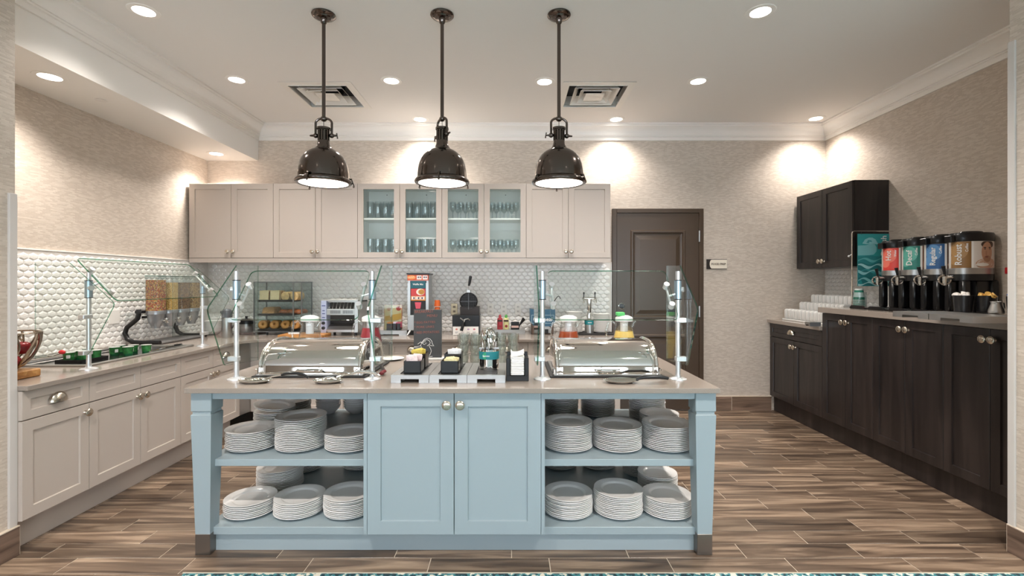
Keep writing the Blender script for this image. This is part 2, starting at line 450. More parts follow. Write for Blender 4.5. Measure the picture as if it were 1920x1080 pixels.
base('baseboard_left', M_BASEY, [(-2.564, 2.16, 0, -2.538, 2.4765, 0.147)], (-2.564, 2.155, 0, -2.540, 2.479, 0.151))
base('baseboard_wing', M_BASE, [(-7 + 1.109 * i + .0015, 2.125, 0, -7 + 1.109 * (i + 1) - .0015, 2.151, .147) for i in range(4)] + [(2.586 + 1.1 * i + .0015, 2.125, 0, 2.586 + 1.1 * (i + 1) - .0015, 2.151, .147) for i in range(4)], (-6.99, 2.14, 0, -2.6, 2.151, .149))
base('baseboard_right', M_BASEY, [(2.583, 2.16, 0, 2.598, 2.5065, 0.140)], (2.585, 2.155, 0, 2.598, 2.509, 0.144))

# glazed hex tile backsplashes (pointed top and bottom, pillowed)
TW, TA, TB = 0.0335, 0.0125, 0.0160
def tile_geo(b, M=None):
    hx = [(TW, -TA), (TW, TA), (0, TA + TB), (-TW, TA), (-TW, -TA), (0, -TA - TB)]
    g = 0.985
    vs = [(x * g, 0, z * g) for x, z in hx] + [(x * 0.72, -0.0060, z * 0.60) for x, z in hx] + [(0, -0.0072, 0)]
    fs = [(i, (i + 1) % 6, 6 + (i + 1) % 6, 6 + i) for i in range(6)] + [(6 + i, 6 + (i + 1) % 6, 12) for i in range(6)]
    b.add(vs, fs, M)
def splash(parent_name, s0, s1, z0, z1, place, singles, owner=None):
    spots = []
    r = 0; z = z0 + TA
    while z < z1 - TA:
        s = s0 + (TW if r % 2 else 0) + TW * 0.5
        while s < s1 - TW * 0.5: spots.append((s, z)); s += 2 * TW
        z += 2 * TA + TB; r += 1
    return spots
bs = struct(MB().box(WL, 5.286, 0.869, 1.095, WB + 0.002, 1.63).build('wall_back_backsplash', M_GROUT, smooth=0))
struct(MB().cbox(1.089, 5.272, 0.869, 1.096, 5.302, 1.632, .001).build('trim_6', M_WHITE, smooth=0))
b = MB()
for s, z in splash('', WL + .03, 1.085, 0.875, 1.625, None, 0): tile_geo(b, Matrix.Translation((s, 5.286, z)))
stuff(b.build('tile_field', M_TILE, bs, smooth=0))
bl = struct(MB().box(WL - .002, 2.475, 0.869, WL + 0.014, 5.286, 1.632).build('wall_left_backsplash', M_GROUT, smooth=0))
struct(MB().cbox(WL - .002, 2.476, 1.632, WL + 0.02, 5.286, 1.640, .001).build('trim_7', M_WHITE, smooth=0))
q = MB(); tile_geo(q, Matrix.Rotation(PI / 2, 4, 'Z'))
tm = q.build('tile', M_TILE, smooth=0)
b = MB(); cnt = 0
for s, z in sorted(splash('', 2.50, 5.24, 0.875, 1.627, None, 0)):
    if s < 3.16: tile_geo(b, Matrix.Translation((WL + .014, s, z)) @ Matrix.Rotation(PI / 2, 4, 'Z')); continue
    if cnt < 296:
        o = tm if cnt == 0 else tm.copy()
        if cnt: COL.objects.link(o)
        o.parent = bl; o.location = (WL + 0.014, s, z); cnt += 1
    else: tile_geo(b, Matrix.Translation((WL + .014, s, z)) @ Matrix.Rotation(PI / 2, 4, 'Z'))
stuff(b.build('tile_field', M_TILE, bl, smooth=0))
br_ = struct(MB().box(WR - 0.010, 4.0, 1.0, WR + .002, 5.298, 1.56).build('wall_right_backsplash', M_GROUT, smooth=0))
b = MB()
for s, z in splash('', 4.01, 5.285, 1.01, 1.553, None, 0): tile_geo(b, Matrix.Translation((WR - .010, s, z)) @ Matrix.Rotation(-PI / 2, 4, 'Z'))
stuff(b.build('tile_field', M_TILE, br_, smooth=0))

# carpet of the dining room, its far edge just in view
mc = bpy.data.materials.new('teal_carpet'); mc.use_nodes = True
nt = mc.node_tree; tc = nt.nodes.new('ShaderNodeTexCoord'); nz = nt.nodes.new('ShaderNodeTexNoise'); nz.inputs['Scale'].default_value = 38; nz.inputs['Detail'].default_value = 3
rp = nt.nodes.new('ShaderNodeValToRGB'); rp.color_ramp.interpolation = 'CONSTANT'
for e, (p, c) in zip(rp.color_ramp.elements, ((0, '1f3b44'), (0.46, '3f7f86'))): e.position = p; e.color = lin(c)
e = rp.color_ramp.elements.new(0.56); e.color = lin('d7d3c4')
nt.links.new(tc.outputs['Object'], nz.inputs['Vector']); nt.links.new(nz.outputs[0], rp.inputs[0])
nt.links.new(rp.outputs[0], nt.nodes['Principled BSDF'].inputs['Base Color']); nt.nodes['Principled BSDF'].inputs['Roughness'].default_value = 0.95
cp = tag(MB().box(-1.575, -5.5, 0, 5.5, 2.306, 0.007).build('carpet', mc, smooth=0), 'teal and cream patterned carpet whose far edge runs along the bottom of the view', 'carpet')
MB().cbox(-1.585, 2.304, 0, 5.5, 2.313, 0.009, .002).build('edge_strip', mat('cream_binding', 'b5ad9c', .7), cp, smooth=0)

# ------------------------------------------------------------------ lamps
def spot(parent, loc, power, ang, blend, rad, name='bulb'):
    l = bpy.data.lights.new(name, 'SPOT'); l.energy = power; l.spot_size = R(ang); l.spot_blend = blend; l.shadow_soft_size = rad; l.color = WARM
    o = bpy.data.objects.new(name, l); COL.objects.link(o); o.parent = parent; o.location = loc
    return o
def downlight():
    t = thing('recessed_downlight', '', 'ceiling light')
    MB().lathe([(0.062, 0.001), (0.062, -0.004), (0.088, -0.003), (0.092, 0.001)], 32).build('trim_ring', M_WHITE, t)
    MB().lathe([(0.0, -0.0045), (0.062, -0.0038), (0.062, 0.0)], 32).build('lens', M_LAMP, t)
    return t
KD = Kind(downlight)
dl = [(-2.34, 3.05, 'front left recessed downlight near the soffit crown moulding', 55), (1.584, 3.06, 'front right recessed downlight in the main ceiling, alone at top right', 70),
      (-2.34, 4.08, 'recessed downlight left of the left air diffuser', P_DOWN), (-1.03, 4.10, 'recessed downlight between the left and middle pendant rods', P_DOWN),
      (0.279, 4.12, 'recessed downlight just left of the right pendant rod', P_DOWN), (1.594, 4.11, 'recessed downlight right of the right air diffuser', P_DOWN),
      (-0.97, 5.065, 'recessed downlight near the crown moulding behind the middle pendant', P_WALL), (1.10, 5.065, 'recessed downlight at the back crown moulding beyond the right air diffuser', P_WALL),
      (3.19, 5.04, 'recessed downlight in the back right ceiling corner', 15),
      (-3.02, 3.137, 'recessed downlight in the low soffit at far left', 5), (-3.08, 5.0, 'recessed downlight at the far end of the soffit above the wall cabinets', 8)]
for x, y, lab, pw in dl:
    z = SZ if x < -2.8 else CZ
    o = KD.put((x, y, z), lab)
    spot(o, (0, 0, -0.03), pw, 130, 1.0, 0.05)
for x, y in ((-4.5, 0.6), (-1.5, 0.9), (1.5, 0.9), (4.5, 0.6), (-3, -2.2), (0, -2.2), (3, -2.2)):  # unseen downlights, added on the dining side to brighten the front
    o = KD.put((x, y, CZ), 'unseen downlight added on the dining side ceiling to brighten the island front', group='added dining side downlights')
    spot(o, (0, 0, -0.03), P_ROOM, 130, 0.7, 0.05)

def pendant():
    t = thing('pendant_lamp', '', 'pendant light')
    zc = 0.0                                                       # canopy under the ceiling at z 0, lamp hangs below
    MB().lathe([(0.0, 0), (0.074, 0), (0.076, -0.008), (0.068, -0.016), (0.05, -0.020), (0.045, -0.026), (0.022, -0.030), (0.018, -0.055), (0.012, -0.062), (0, -0.062)], 32).build('canopy', M_BRONZE, t)
    MB().cyl((0, 0, -0.05), (0, 0, -0.68), 0.0115, n=14).build('rod', M_BRONZE, t)
    y = MB(); pts = [(-0.052, 0, -0.775), (-0.052, 0, -0.70)] + [(-0.052 * math.cos(R(a)), 0, -0.70 + 0.032 * math.sin(R(a))) for a in range(15, 180, 15)] + [(0.052, 0, -0.70), (0.052, 0, -0.775)]
    y.tube(pts, 0.0075, 10); y.ball((0, 0, -0.672), (0.022, 0.018, 0.018)); y.ball((-0.052, 0, -0.780), (0.016, 0.015, 0.016)); y.ball((0.052, 0, -0.780), (0.016, 0.015, 0.016))
    y.cyl((0, 0, -0.68), (0, 0, -0.735), 0.002, n=6)
    yo = y.build('yoke', M_BRONZE, t)
    k = MB(); k.cyl((-0.052, 0, -0.780), (-0.088, 0, -0.780), 0.009, 0.005).cyl((0.052, 0, -0.780), (0.082, 0, -0.780), 0.009, 0.006)
    k.cyl((0.083, 0, -0.765), (0.089, 0, -0.80), 0.004); k.build('thumb_screw', M_BRONZE, yo)
    s = MB(); s.lathe([(0.0, -0.728), (0.042, -0.730), (0.042, -0.742), (0.036, -0.744), (0.036, -0.748), (0.024, -0.75), (0.024, -0.812), (0.036, -0.814), (0.038, -0.832), (0, -0.832)], 24)
    for i in range(12):
        a = 2 * PI * i / 12; s.cbox(-0.005, -0.003, -0.815, 0.005, 0.003, -0.744, .001, Matrix.Rotation(a, 4, 'Z') @ Matrix.Translation((0, 0.034, 0)))
    s.build('socket_housing', M_BRONZE, t)
    MB().lathe([(0.0, -0.83), (0.038, -0.832), (0.042, -0.845), (0.052, -0.862), (0.056, -0.866), (0.056, -0.872), (0, -0.872)], 28).build('neck', M_BRONZE, t)
    out = [(0.054, -0.868), (0.074, -0.875), (0.098, -0.890), (0.120, -0.911), (0.137, -0.938), (0.147, -0.966), (0.153, -0.998), (0.156, -1.028), (0.157, -1.058)]
    MB().lathe(out + [(r - 0.004, z) for r, z in out[::-1]], 48, closed=True).build('dome_shade', M_BRONZE, t, 60)
    rim = MB(); rim.lathe([(0.15, -1.055), (0.158, -1.056), (0.172, -1.068), (0.176, -1.078), (0.172, -1.088), (0.160, -1.092), (0.150, -1.088)], 48, closed=True)
    ro = rim.build('rim', M_BRONZE, t, 60)
    for a in (-100, 20, 140):
        lt = MB()
        c, sn = math.cos(R(a)), math.sin(R(a))
        lt.ball((0.163 * c, 0.163 * sn, -1.05), (0.012, 0.012, 0.006), 8, 6); lt.cyl((0.168 * c, 0.168 * sn, -1.045), (0.186 * c, 0.186 * sn, -1.095), 0.0045, n=8); lt.ball((0.183 * c, 0.183 * sn, -1.098), 0.007, 8, 6)
        lt.build('latch', M_BRONZE, ro)
    MB().lathe([(0.0, -1.092), (0.08, -1.091), (0.150, -1.086), (0.150, -1.076), (0, -1.076)], 40).build('diffuser', M_LAMP, t, 60)
    spot(t, (0, 0, -1.11), P_PEND, 140, 0.6, 0.12)
    return t
KP = Kind(pendant)
for px, rz, lab in ((607, 0, 'left of three dark bronze dome pendants over the island'), (829, 2.3, 'middle of three dark bronze dome pendants over the island'), (1048, 3.3, 'right of three dark bronze dome pendants over the island')):
    KP.put((wx(px, 3.09), 3.09, CZ), lab, (0, 0, rz))

# ceiling air diffusers: nested sloping square rings in a dark duct
M_VENT = mat('white_vent_metal', 'e9e5df', 0.45)
def sqring(b, cx, cy, o0, z0, o1, z1, t=0.003):
    vs = []
    for o, z in ((o0, z0), (o1, z1), (o1, z1 + t), (o0, z0 + t)): vs += [(cx - o, cy - o, z), (cx + o, cy - o, z), (cx + o, cy + o, z), (cx - o, cy + o, z)]
    fs = [(r * 4 + i, r * 4 + (i + 1) % 4, ((r + 1) % 4) * 4 + (i + 1) % 4, ((r + 1) % 4) * 4 + i) for r in range(4) for i in range(4)]
    b.add(vs, fs)
for (x0, x1), lab in ((V1, 'square white ceiling air diffuser behind the left pendant rod'), (V2, 'square white ceiling air diffuser right of the right pendant rod')):
    cx, cy = (x0 + x1) / 2, (VY0 + VY1) / 2
    t = thing('air_diffuser', lab, 'air vent', (cx, cy, CZ))
    b = MB(); sqring(b, cx, cy, 0.315, CZ - 0.006, 0.255, CZ - 0.008); b.build('flange', M_VENT, t, 0)
    for o1, o2, z in ((0.255, 0.275, 0.05), (0.200, 0.150, 0.055), (0.140, 0.095, 0.055)):
        b = MB(); sqring(b, cx, cy, o1, CZ - 0.012, o2 if o1 > .25 else o1 - 0.055, CZ + z); b.build('louvre', M_VENT, t, 0)
    MB().cbox(cx - 0.085, cy - 0.085, CZ - 0.014, cx + 0.085, cy + 0.085, CZ - 0.008, .002).build('centre_plate', M_VENT, t, 0)
    d = MB().box(cx - 0.30, cy - 0.28, CZ + 0.10, cx + 0.30, cy + 0.28, CZ + 0.105).lathe([(0.15, 0.0), (0.15, 0.05), (0.144, 0.05), (0.144, 0)], 28, c=(cx, cy, CZ + 0.05), closed=True)
    d.build('duct', mat('dark_duct', '24282c', .5, .3), t)
o = MB().lathe([(0.035, 0), (0.038, -0.003), (0.03, -0.004), (0, -0.004)], 24, c=(-3.03, 3.54, SZ)).build('sprinkler_cover', M_CEIL)
tag(o, 'round flush white sprinkler cover plate in the soffit', 'sprinkler')

# ------------------------------------------------------------------ back door, sign, outlets
dt = struct(MB().cbox(1.101, 5.262, 0, 1.149, WB + .01, 2.2186, .003).cbox(2.054, 5.262, 0, 2.102, WB + .01, 2.2186, .003).cbox(1.149, 5.262, 2.172, 2.054, WB + .01, 2.2186, .003).build('door_1', M_DOOR))
b = MB()
x0, x1, z1 = 1.152, 2.051, 2.169
yf = 5.272
pans = ((1.30, 1.905, 1.00, 1.985), (1.30, 1.905, 0.18, 0.84))
# leaf with two raised moulded panels
b.box(x0, yf, 0.01, pans[0][0], 5.31, z1).box(pans[0][1], yf, 0.01, x1, 5.31, z1)
for z0_, z1_ in ((0.01, .18), (.84, 1.00), (1.985, z1)): b.box(pans[0][0], yf, z0_, pans[0][1], 5.31, z1_)
leaf = b.build('door_leaf', M_DOOR, dt, 0)
for a0, a1, c0, c1 in pans:
    m = MB()
    rings = [(0, 0.0), (0.012, -0.010), (0.028, -0.010), (0.036, 0.006), (0.052, 0.010), (0.062, 0.010), (0.105, -0.002), (0.112, -0.002)]
    vs = []
    for o_, y_ in rings: vs += [(a0 + o_, yf + y_, c0 + o_), (a1 - o_, yf + y_, c0 + o_), (a1 - o_, yf + y_, c1 - o_), (a0 + o_, yf + y_, c1 - o_)]
    fs = [(r * 4 + i, r * 4 + (i + 1) % 4, r * 4 + 4 + (i + 1) % 4, r * 4 + 4 + i) for r in range(len(rings) - 1) for i in range(4)]
    k = len(rings) * 4 - 4; fs.append((k, k + 1, k + 2, k + 3))
    m.add(vs, fs); m.build('moulded_panel', M_DOOR, leaf, 0)
lk = MB(); MX = Matrix.Translation((wx(1166, 5.26), yf, hz(574, 5.27))) @ Matrix.Rotation(PI / 2, 4, 'X')
lk.lathe([(0.036, 0), (0.036, 0.006), (0.03, 0.008), (0.03, 0.004), (0.0, 0.004)], 28, MX); lk.build('lock_ring', M_CHROME, leaf)
MB().lathe([(0.03, 0.002), (0.028, 0.012), (0.0, 0.014)], 28, MX).build('lock_face', M_BLACK, leaf)
for yy in (443, 584): 
    z = hz(yy, 5.26); MB().cyl((2.053, 5.258, z - .06), (2.053, 5.258, z + .06), 0.010, n=10).build('hinge', M_STEEL, dt)
st = thing('room_sign', 'small cream and black room sign on the wall right of the brown door', 'sign', (wx(1344, 5.3), 5.3, hz(495, 5.3)))
sx0, sx1, sz0, sz1 = wx(1325, 5.29), wx(1363, 5.29), hz(504.5, 5.29), hz(486, 5.29)
MB().cbox(sx0, 5.286, sz0, sx1, 5.301, sz1, .002).build('backing', mat('sign_black', '2a2421', .4), st)
pl = MB(); w_, h_ = sx1 - sx0, sz1 - sz0
pl.prism([(w_ - .004, .006), (w_ - .004, h_ - .006), (.055, h_ - .006)] + [(.055 - .024 * math.sin(R(a)), h_ / 2 + (h_ / 2 - .006) * math.cos(R(a))) for a in range(15, 180, 15)] + [(.055, .006)], (sx0, 5.284, sz0), (1, 0, 0), (0, 0, 1), .006)
pl.build('face_plate', mat('sign_cream', 'e6ddcd', .4), st)
text('FOOD PREP', 0.030, mat('sign_letters', '4a3a30', .5), st, (sx0 + w_ * .57, 5.279, (sz0 + sz1) / 2), (PI / 2, 0, 0), bold=.0006)

def outlet_at(px0, px1, py0, py1, lab, col='eae6df', frame=False):
    d = 5.283; x0, x1, z0, z1 = wx(px0, d), wx(px1, d), hz(py1, d), hz(py0, d)
    t = thing('wall_outlet', lab, 'outlet', ((x0 + x1) / 2, 5.285, (z0 + z1) / 2))
    MB().cbox(x0, 5.272, z0, x1, 5.290, z1, .002).build('cover_plate', mat('plate_' + col, col, .35, 0.6 if frame else 0), t)
    xm = (x0 + x1) / 2
    for zz in (z0 + (z1 - z0) * .3, z0 + (z1 - z0) * .7):
        b = MB()
        b.cbox(xm - .014, 5.2695, zz - .012, xm + .014, 5.2725, zz + .012, .001).build('socket', mat('socket_' + col, 'd9d4cc' if not frame else '8a7a66', .4), t)
        MB().box(xm - .007, 5.269, zz - .003, xm - .004, 5.270, zz + .006).box(xm + .004, 5.269, zz - .003, xm + .007, 5.270, zz + .006).build('slot', M_BLACK, t, 0)
outlet_at(846, 858, 569, 590, 'brass coloured wall outlet left of the waffle iron', 'b9a88a', True)
outlet_at(914, 925.5, 569, 590, 'white wall outlet right of the waffle iron')
outlet_at(965.5, 977, 569, 590, 'white wall outlet left of the blue oatmeal kettle')
outlet_at(939, 950, 569, 590, 'white wall outlet behind the syrup bottles')
outlet_at(710, 717, 575, 590, 'grey wall outlet beside the breakfast poster', 'a9a7a2')
yy = 3.36 * 900 / (960 - 213) - .02
o = MB().cbox(WL + .012, yy - .055, hz(607, yy), WL + .026, yy + .055, hz(581, yy), .002).build('blank_wall_plate', mat('plate_white', 'efece7', .35)); tag(o, 'blank white wall plate on the left hex tile backsplash', 'wall plate')
o = MB().cbox(WR - .03, 3.29, 1.465, WR + .002, 3.348, 1.51, .004).build('alarm_button', mat('alarm_red', 'c8202a', .4)); tag(o, 'small red alarm button on the right wall beside the corner guard', 'alarm')

# ================================================================== cabinets
def shaker(b, x0, x1, z0, z1, fw=0.058, t=0.02, rec=0.009, glass=False):
    y0 = 0.0
    ins = [(x0 + fw, z0 + fw), (x1 - fw, z0 + fw), (x1 - fw, z1 - fw), (x0 + fw, z1 - fw)]
    c = 0.0015
    o1 = [(x0, z0), (x1, z0), (x1, z1), (x0, z1)]; o2 = [(x0 + c, z0 + c), (x1 - c, z0 + c), (x1 - c, z1 - c), (x0 + c, z1 - c)]
    vs = [(x, t, z) for x, z in o1] + [(x, c, z) for x, z in o1] + [(x, y0, z) for x, z in o2] + [(x, y0, z) for x, z in ins]
    e = 0.003
    ins2 = [(x0 + fw + e, z0 + fw + e), (x1 - fw - e, z0 + fw + e), (x1 - fw - e, z1 - fw - e), (x0 + fw + e, z1 - fw - e)]
    vs += [(x, y0 + (t if glass else rec), z) for x, z in (ins if glass else ins2)]
    fs = [(r * 4 + i, r * 4 + (i + 1) % 4, r * 4 + 4 + (i + 1) % 4, r * 4 + 4 + i) for r in range(4) for i in range(4)]
    if glass: fs += [(16 + i, 16 + (i + 1) % 4, (i + 1) % 4, i) for i in range(4)]
    else: fs += [(16, 17, 18, 19), (3, 2, 1, 0)]
    b.add(vs, fs); return b
def knob_mesh(b, x, z, s=1.0):
    M = Matrix.Translation((x, 0, z)) @ Matrix.Rotation(PI / 2, 4, 'X')
    b.lathe([(0.0, 0), (0.009 * s, 0), (0.007 * s, 0.006), (0.0055 * s, 0.010), (0.0055 * s, 0.016), (0.011 * s, 0.019), (0.0165 * s, 0.023), (0.0175 * s, 0.027), (0.015 * s, 0.031), (0.008 * s, 0.033), (0, 0.0335)], 20, M)
    return b
def cup_mesh(b, x, z, w=0.052):
    n, m = 16, 8; vs = []; fs = []
    for i in range(n + 1):
        u = PI * i / n
        for j in range(m + 1):
            v = PI / 2 * j / m
            vs.append((x + w * math.cos(u), -0.030 * math.sin(u) * math.sin(v) - .001, z - .020 + 0.054 * math.sin(u) * math.cos(v)))
    fs = [(i * (m + 1) + j, i * (m + 1) + j + 1, (i + 1) * (m + 1) + j + 1, (i + 1) * (m + 1) + j) for i in range(n) for j in range(m)]
    b.add(vs, fs); return b
def cab(name, lab, cat, loc, rz, w, dep, z0, z1, m, fronts, body_z0=None, extra=None):
    """fronts: (kind, x0, x1, z0, z1, hardware) in the unit's own frame, front plane y 0"""
    t = thing(name, lab, cat, loc, rz)
    bz = z0 if body_z0 is None else body_z0
    if not (extra and extra.get('open')):
        MB().box(0, 0.0215, bz, w, dep, z1).build('carcass', m, t, 0, False)
    for kind, x0, x1, a, b_, hw in fronts:
        g = 0.0016
        fwid = 0.058 if kind != 'drawer' else 0.045
        d = shaker(MB(), x0 + g, x1 - g, a + g, b_ - g, fwid, glass=kind == 'glass').build('drawer_front' if kind == 'drawer' else 'door', m, t, 0, False)
        if kind == 'glass': MB().box(x0 + fwid, .010, a + fwid, x1 - fwid, .014, b_ - fwid).build('pane', M_GLASS, d, 0, False)
        if hw:
            if hw[0] == 'knob': knob_mesh(MB(), hw[1], hw[2], hw[3] * 1.35 if len(hw) > 3 else 1.35).build('knob', M_NICKEL, d, 50, False)
            else: cup_mesh(MB(), hw[1], hw[2]).build('cup_pull', M_NICKEL, d, 60, False)
    if extra and 'kick' in extra:
        k = extra['kick']; MB().box(0, k, 0, w, k + .02, bz).build('toe_kick', m, t, 0, False)
    return t

# left run, faces +x; local x runs away from the camera
LX, DW = -2.53, 0.397
y = 2.477
cab('base_cabinet', 'single-door greige base cabinet nearest the left wing wall, cup pull on its drawer', 'cabinet', (LX, y, 0), PI / 2, DW, 0.80, .165, .842, M_GREIGE,
    [('drawer', 0, DW, .687, .840, ('cup', DW * .5, .765)), ('door', 0, DW, .167, .684, ('knob', DW - .028, .635))], extra={'kick': .09})
cab('base_cabinet', 'greige base cabinet under the cold well, two doors below two pull-less drawer fronts', 'cabinet', (LX, y + DW, 0), PI / 2, 2 * DW, 0.80, .165, .842, M_GREIGE,
    [('drawer', 0, DW, .687, .840, None), ('drawer', DW, 2 * DW, .687, .840, None), ('door', 0, DW, .167, .684, ('knob', DW - .028, .635)), ('door', DW, 2 * DW, .167, .684, ('knob', DW + .028, .635))], extra={'kick': .09})
cab('base_cabinet', 'greige base cabinet of the left run next to the steel corner', 'cabinet', (LX, y + 3 * DW, 0), PI / 2, 2 * DW, 0.80, .165, .842, M_GREIGE,
    [('drawer', 0, DW, .687, .840, None), ('drawer', DW, 2 * DW, .687, .840, ('cup', DW * 1.45, .765)), ('door', 0, DW, .167, .684, ('knob', DW - .028, .635)), ('door', DW, 2 * DW, .167, .684, ('knob', DW + .028, .635))], extra={'kick': .09})
# back run, faces the camera
BP = 0.443
names = ('leftmost, at the steel corner', 'second from the left', 'third from the left', 'fourth from the left, behind the left chafer', 'fourth from the right, behind the chalkboard', 'third from the right', 'second from the right', 'rightmost, beside the brown door')
bx0 = -2.505
for i in range(8):
    cab('base_cabinet', 'greige base cabinet of the back wall run, ' + names[i], 'cabinet', (bx0 + i * BP, 4.60, 0), 0, BP, .69, .165, .842, M_GREIGE,
        [('drawer', 0, BP, .687, .840, ('cup', BP / 2, .770)), ('door', 0, BP, .167, .684, ('knob', BP - .028 if i % 2 == 0 else .028, .635))], extra={'kick': .08})
# rounded steel corner between the two runs
arc = [(-2.50 - .11 + .11 * math.sin(R(a)) + .105, 4.475 + .125 * (1 - math.cos(R(a)))) for a in range(0, 91, 10)]
b = MB()
cx_, cy_ = -2.40, 4.48
pts = [(-2.53, 4.462)] + [(-2.53 + .025 * math.sin(R(a / 2)) + .0 , 4.465 + .13 * (a / 90)) for a in range(0, 91, 10)] + [(-2.505, 4.60)]
vs = []; 
for zz in (.17, .84): vs += [(px_, py_, zz) for px_, py_ in pts]
n = len(pts); b.add(vs, [(i, i + 1, n + i + 1, n + i) for i in range(n - 1)])
tag(b.build('corner_panel', M_STEEL, smooth=60), 'brushed steel curved panel in the inner corner of the greige base cabinets', 'panel')

def slab(name, poly, z0, z1, lab):
    b = MB(); c = .003; n = len(poly)
    cen = Vector((sum(p[0] for p in poly) / n, sum(p[1] for p in poly) / n))
    b.prism(poly, (0, 0, (z0 + z1) / 2), (1, 0, 0), (0, 1, 0), z1 - z0)
    o = b.build(name, M_TOP, smooth=0); m_ = o.modifiers.new('edge', 'BEVEL'); m_.width = c; m_.segments = 2; m_.limit_method = 'ANGLE'
    return tag(o, lab, 'worktop')
WT = 0.869
icx, icy, ir = -2.50 + .22, 4.55 - .22, .22
inner = [(icx - ir * math.cos(R(a)), icy + ir * math.sin(R(a))) for a in range(0, 91, 10)]
slab('worktop', [(-3.345, 2.478), (-2.50, 2.478)] + inner + [(1.055, 4.55), (1.055, 5.284), (-3.345, 5.284)], .842, WT, 'taupe quartz worktop running along the left wall and the back wall')

# wall cabinets on the back wall
UW = .870
ux = -3.333
def upper(i, lab, glass):
    x0 = ux + i * UW
    k = 'glass' if glass else 'door'
    t = cab('wall_cabinet', lab, 'cabinet', (x0, 4.95, 0), 0, UW, .345, 1.656, 2.43, M_GREIGE,
        [(k, 0, UW / 2, 1.66, 2.43, ('knob', UW / 2 - .028, 1.725, .9)), (k, UW / 2, UW, 1.66, 2.43, ('knob', UW / 2 + .028, 1.725, .9))], extra={'open': glass})
    MB().box(0.0, 0.004, 1.614, UW, .022, 1.657).build('light_rail', M_GREIGE, t, 0, False)
    if glass:
        e = .018
        b = MB().box(0, .0215, 1.656, e, .345, 2.43).box(UW - e, .0215, 1.656, UW, .345, 2.43).box(e, .0215, 1.656, UW - e, .345, 1.674).box(e, .0215, 2.412, UW - e, .345, 2.43).box(e, .335, 1.674, UW - e, .345, 2.412)
        b.build('carcass', M_INNER, t, 0, False)
        MB().box(e, .05, SHZ - .018, UW - e, .334, SHZ).build('shelf', M_INNER, t, 0, False)
        MB().cyl((UW * .25, .3345, 2.37), (UW * .25, .333, 2.37), .005, n=8).cyl((UW * .75, .3345, 2.37), (UW * .75, .333, 2.37), .005, n=8).build('screw', M_BLACK, t, 0, False)
    return x0
SHZ = hz(410, 5.05)
upper(0, 'greige wall cabinet in the left corner, leftmost of five', False)
upper(1, 'greige solid-door wall cabinet behind the left pendant lamp', False)
G3 = upper(2, 'glass-door wall cabinet holding tumblers, left of the two glazed ones', True)
G4 = upper(3, 'glass-door wall cabinet holding stemmed glasses, right of the two glazed ones', True)
upper(4, 'greige wall cabinet next to the brown door, rightmost of five', False)

def tumbler(h, r):
    def fn():
        o = [(r * .86, 0), (r, h)]
        b = MB().lathe([(0, 0), (r * .84, 0), (r * .88, .004), (r, h), (r - .002, h), (r * .86, .012), (0, .012)], 18)
        return tag(b.build('tumbler', M_TUMB, smooth=50), '', 'drinking glass')
    return fn
KT, KS = Kind(tumbler(.178, .037)), Kind(tumbler(.195, .037))
def goblet():
    b = MB().lathe([(0, 0), (.033, .001), (.033, .003), (.008, .008), (.0055, .02), (.0055, .055), (.012, .065), (.028, .085), (.034, .110), (.033, .135), (.030, .155), (.028, .155), (.031, .135), (.032, .110), (.026, .088), (.008, .070), (0, .068)], 20)
    return tag(b.build('goblet', M_TUMB, smooth=50), '', 'stemmed glass')
KG = Kind(goblet)
spots = [ (.10 + .083 * i) for i in range(9)]
for sh, zz, K, nm in ((0, SHZ, KT, 'upper'), (1, 1.674, KS, 'lower')):
    for row, yy in ((0, 5.06), (1, 5.17)):
        for i, s in enumerate(spots):
            if row and i == 8: continue
            K.put((G3 + s + (.04 if row else 0), yy, zz + .0005), 'clear tumbler, %s from left, %s row, %s shelf of tumbler cabinet' % (ORD[i + 1], 'front' if not row else 'rear', nm))
for sh, zz, nm in ((0, SHZ, 'upper'), (1, 1.674, 'lower')):
    for row, yy in ((0, 5.06), (1, 5.17)):
        for i, s in enumerate(spots):
            if row and i == 8: continue
            KG.put((G4 + s + (.04 if row else 0), yy, zz + .0005), 'stemmed clear glass, %s from left in the %s row on the %s shelf' % (ORD[i + 1], 'front' if not row else 'rear', nm), scale=(1, 1, 1.12 if not sh else 1.2))

# dark run on the right wall, faces -x; local x runs towards the camera
DX = 2.84
cab('low_dark_cabinet', 'low espresso-stained cabinet in the far right corner, one drawer over two doors', 'cabinet', (DX, 5.285, 0), -PI / 2, .89, .62, .165, .965, M_DARK,
    [('drawer', 0, .89, .822, .963, ('cup', .40, .897)), ('door', 0, .445, .167, .818, ('knob', .417, .755)), ('door', .445, .89, .167, .818, ('knob', .473, .755))], extra={'kick': .045})
for i, lab in enumerate(('tall two-door espresso-stained cabinet beside the low one', 'middle one of the tall two-door espresso-stained cabinets', 'nearest tall two-door espresso-stained cabinet, cut off by the right wing wall')):
    w = .617
    cab('tall_dark_cabinet', lab, 'cabinet', (DX, 4.395 - i * w, 0), -PI / 2, w, .62, .165, 1.132, M_DARK,
        [('door', 0, w / 2, .167, 1.130, ('knob', w / 2 - .028, 1.065)), ('door', w / 2, w, .167, 1.130, ('knob', w / 2 + .028, 1.065))], extra={'kick': .045})
HT, LT = 1.180, 1.003
slab('worktop', [(2.815, 4.398), (2.815, 5.298), (3.452, 5.298), (3.452, 4.398)], .966, LT, 'low taupe worktop holding the white lid organizer')
slab('worktop', [(2.808, 2.53), (2.808, 4.41), (3.452, 4.41), (3.452, 2.53)], 1.133, HT, 'raised taupe worktop under the beverage dispensers')
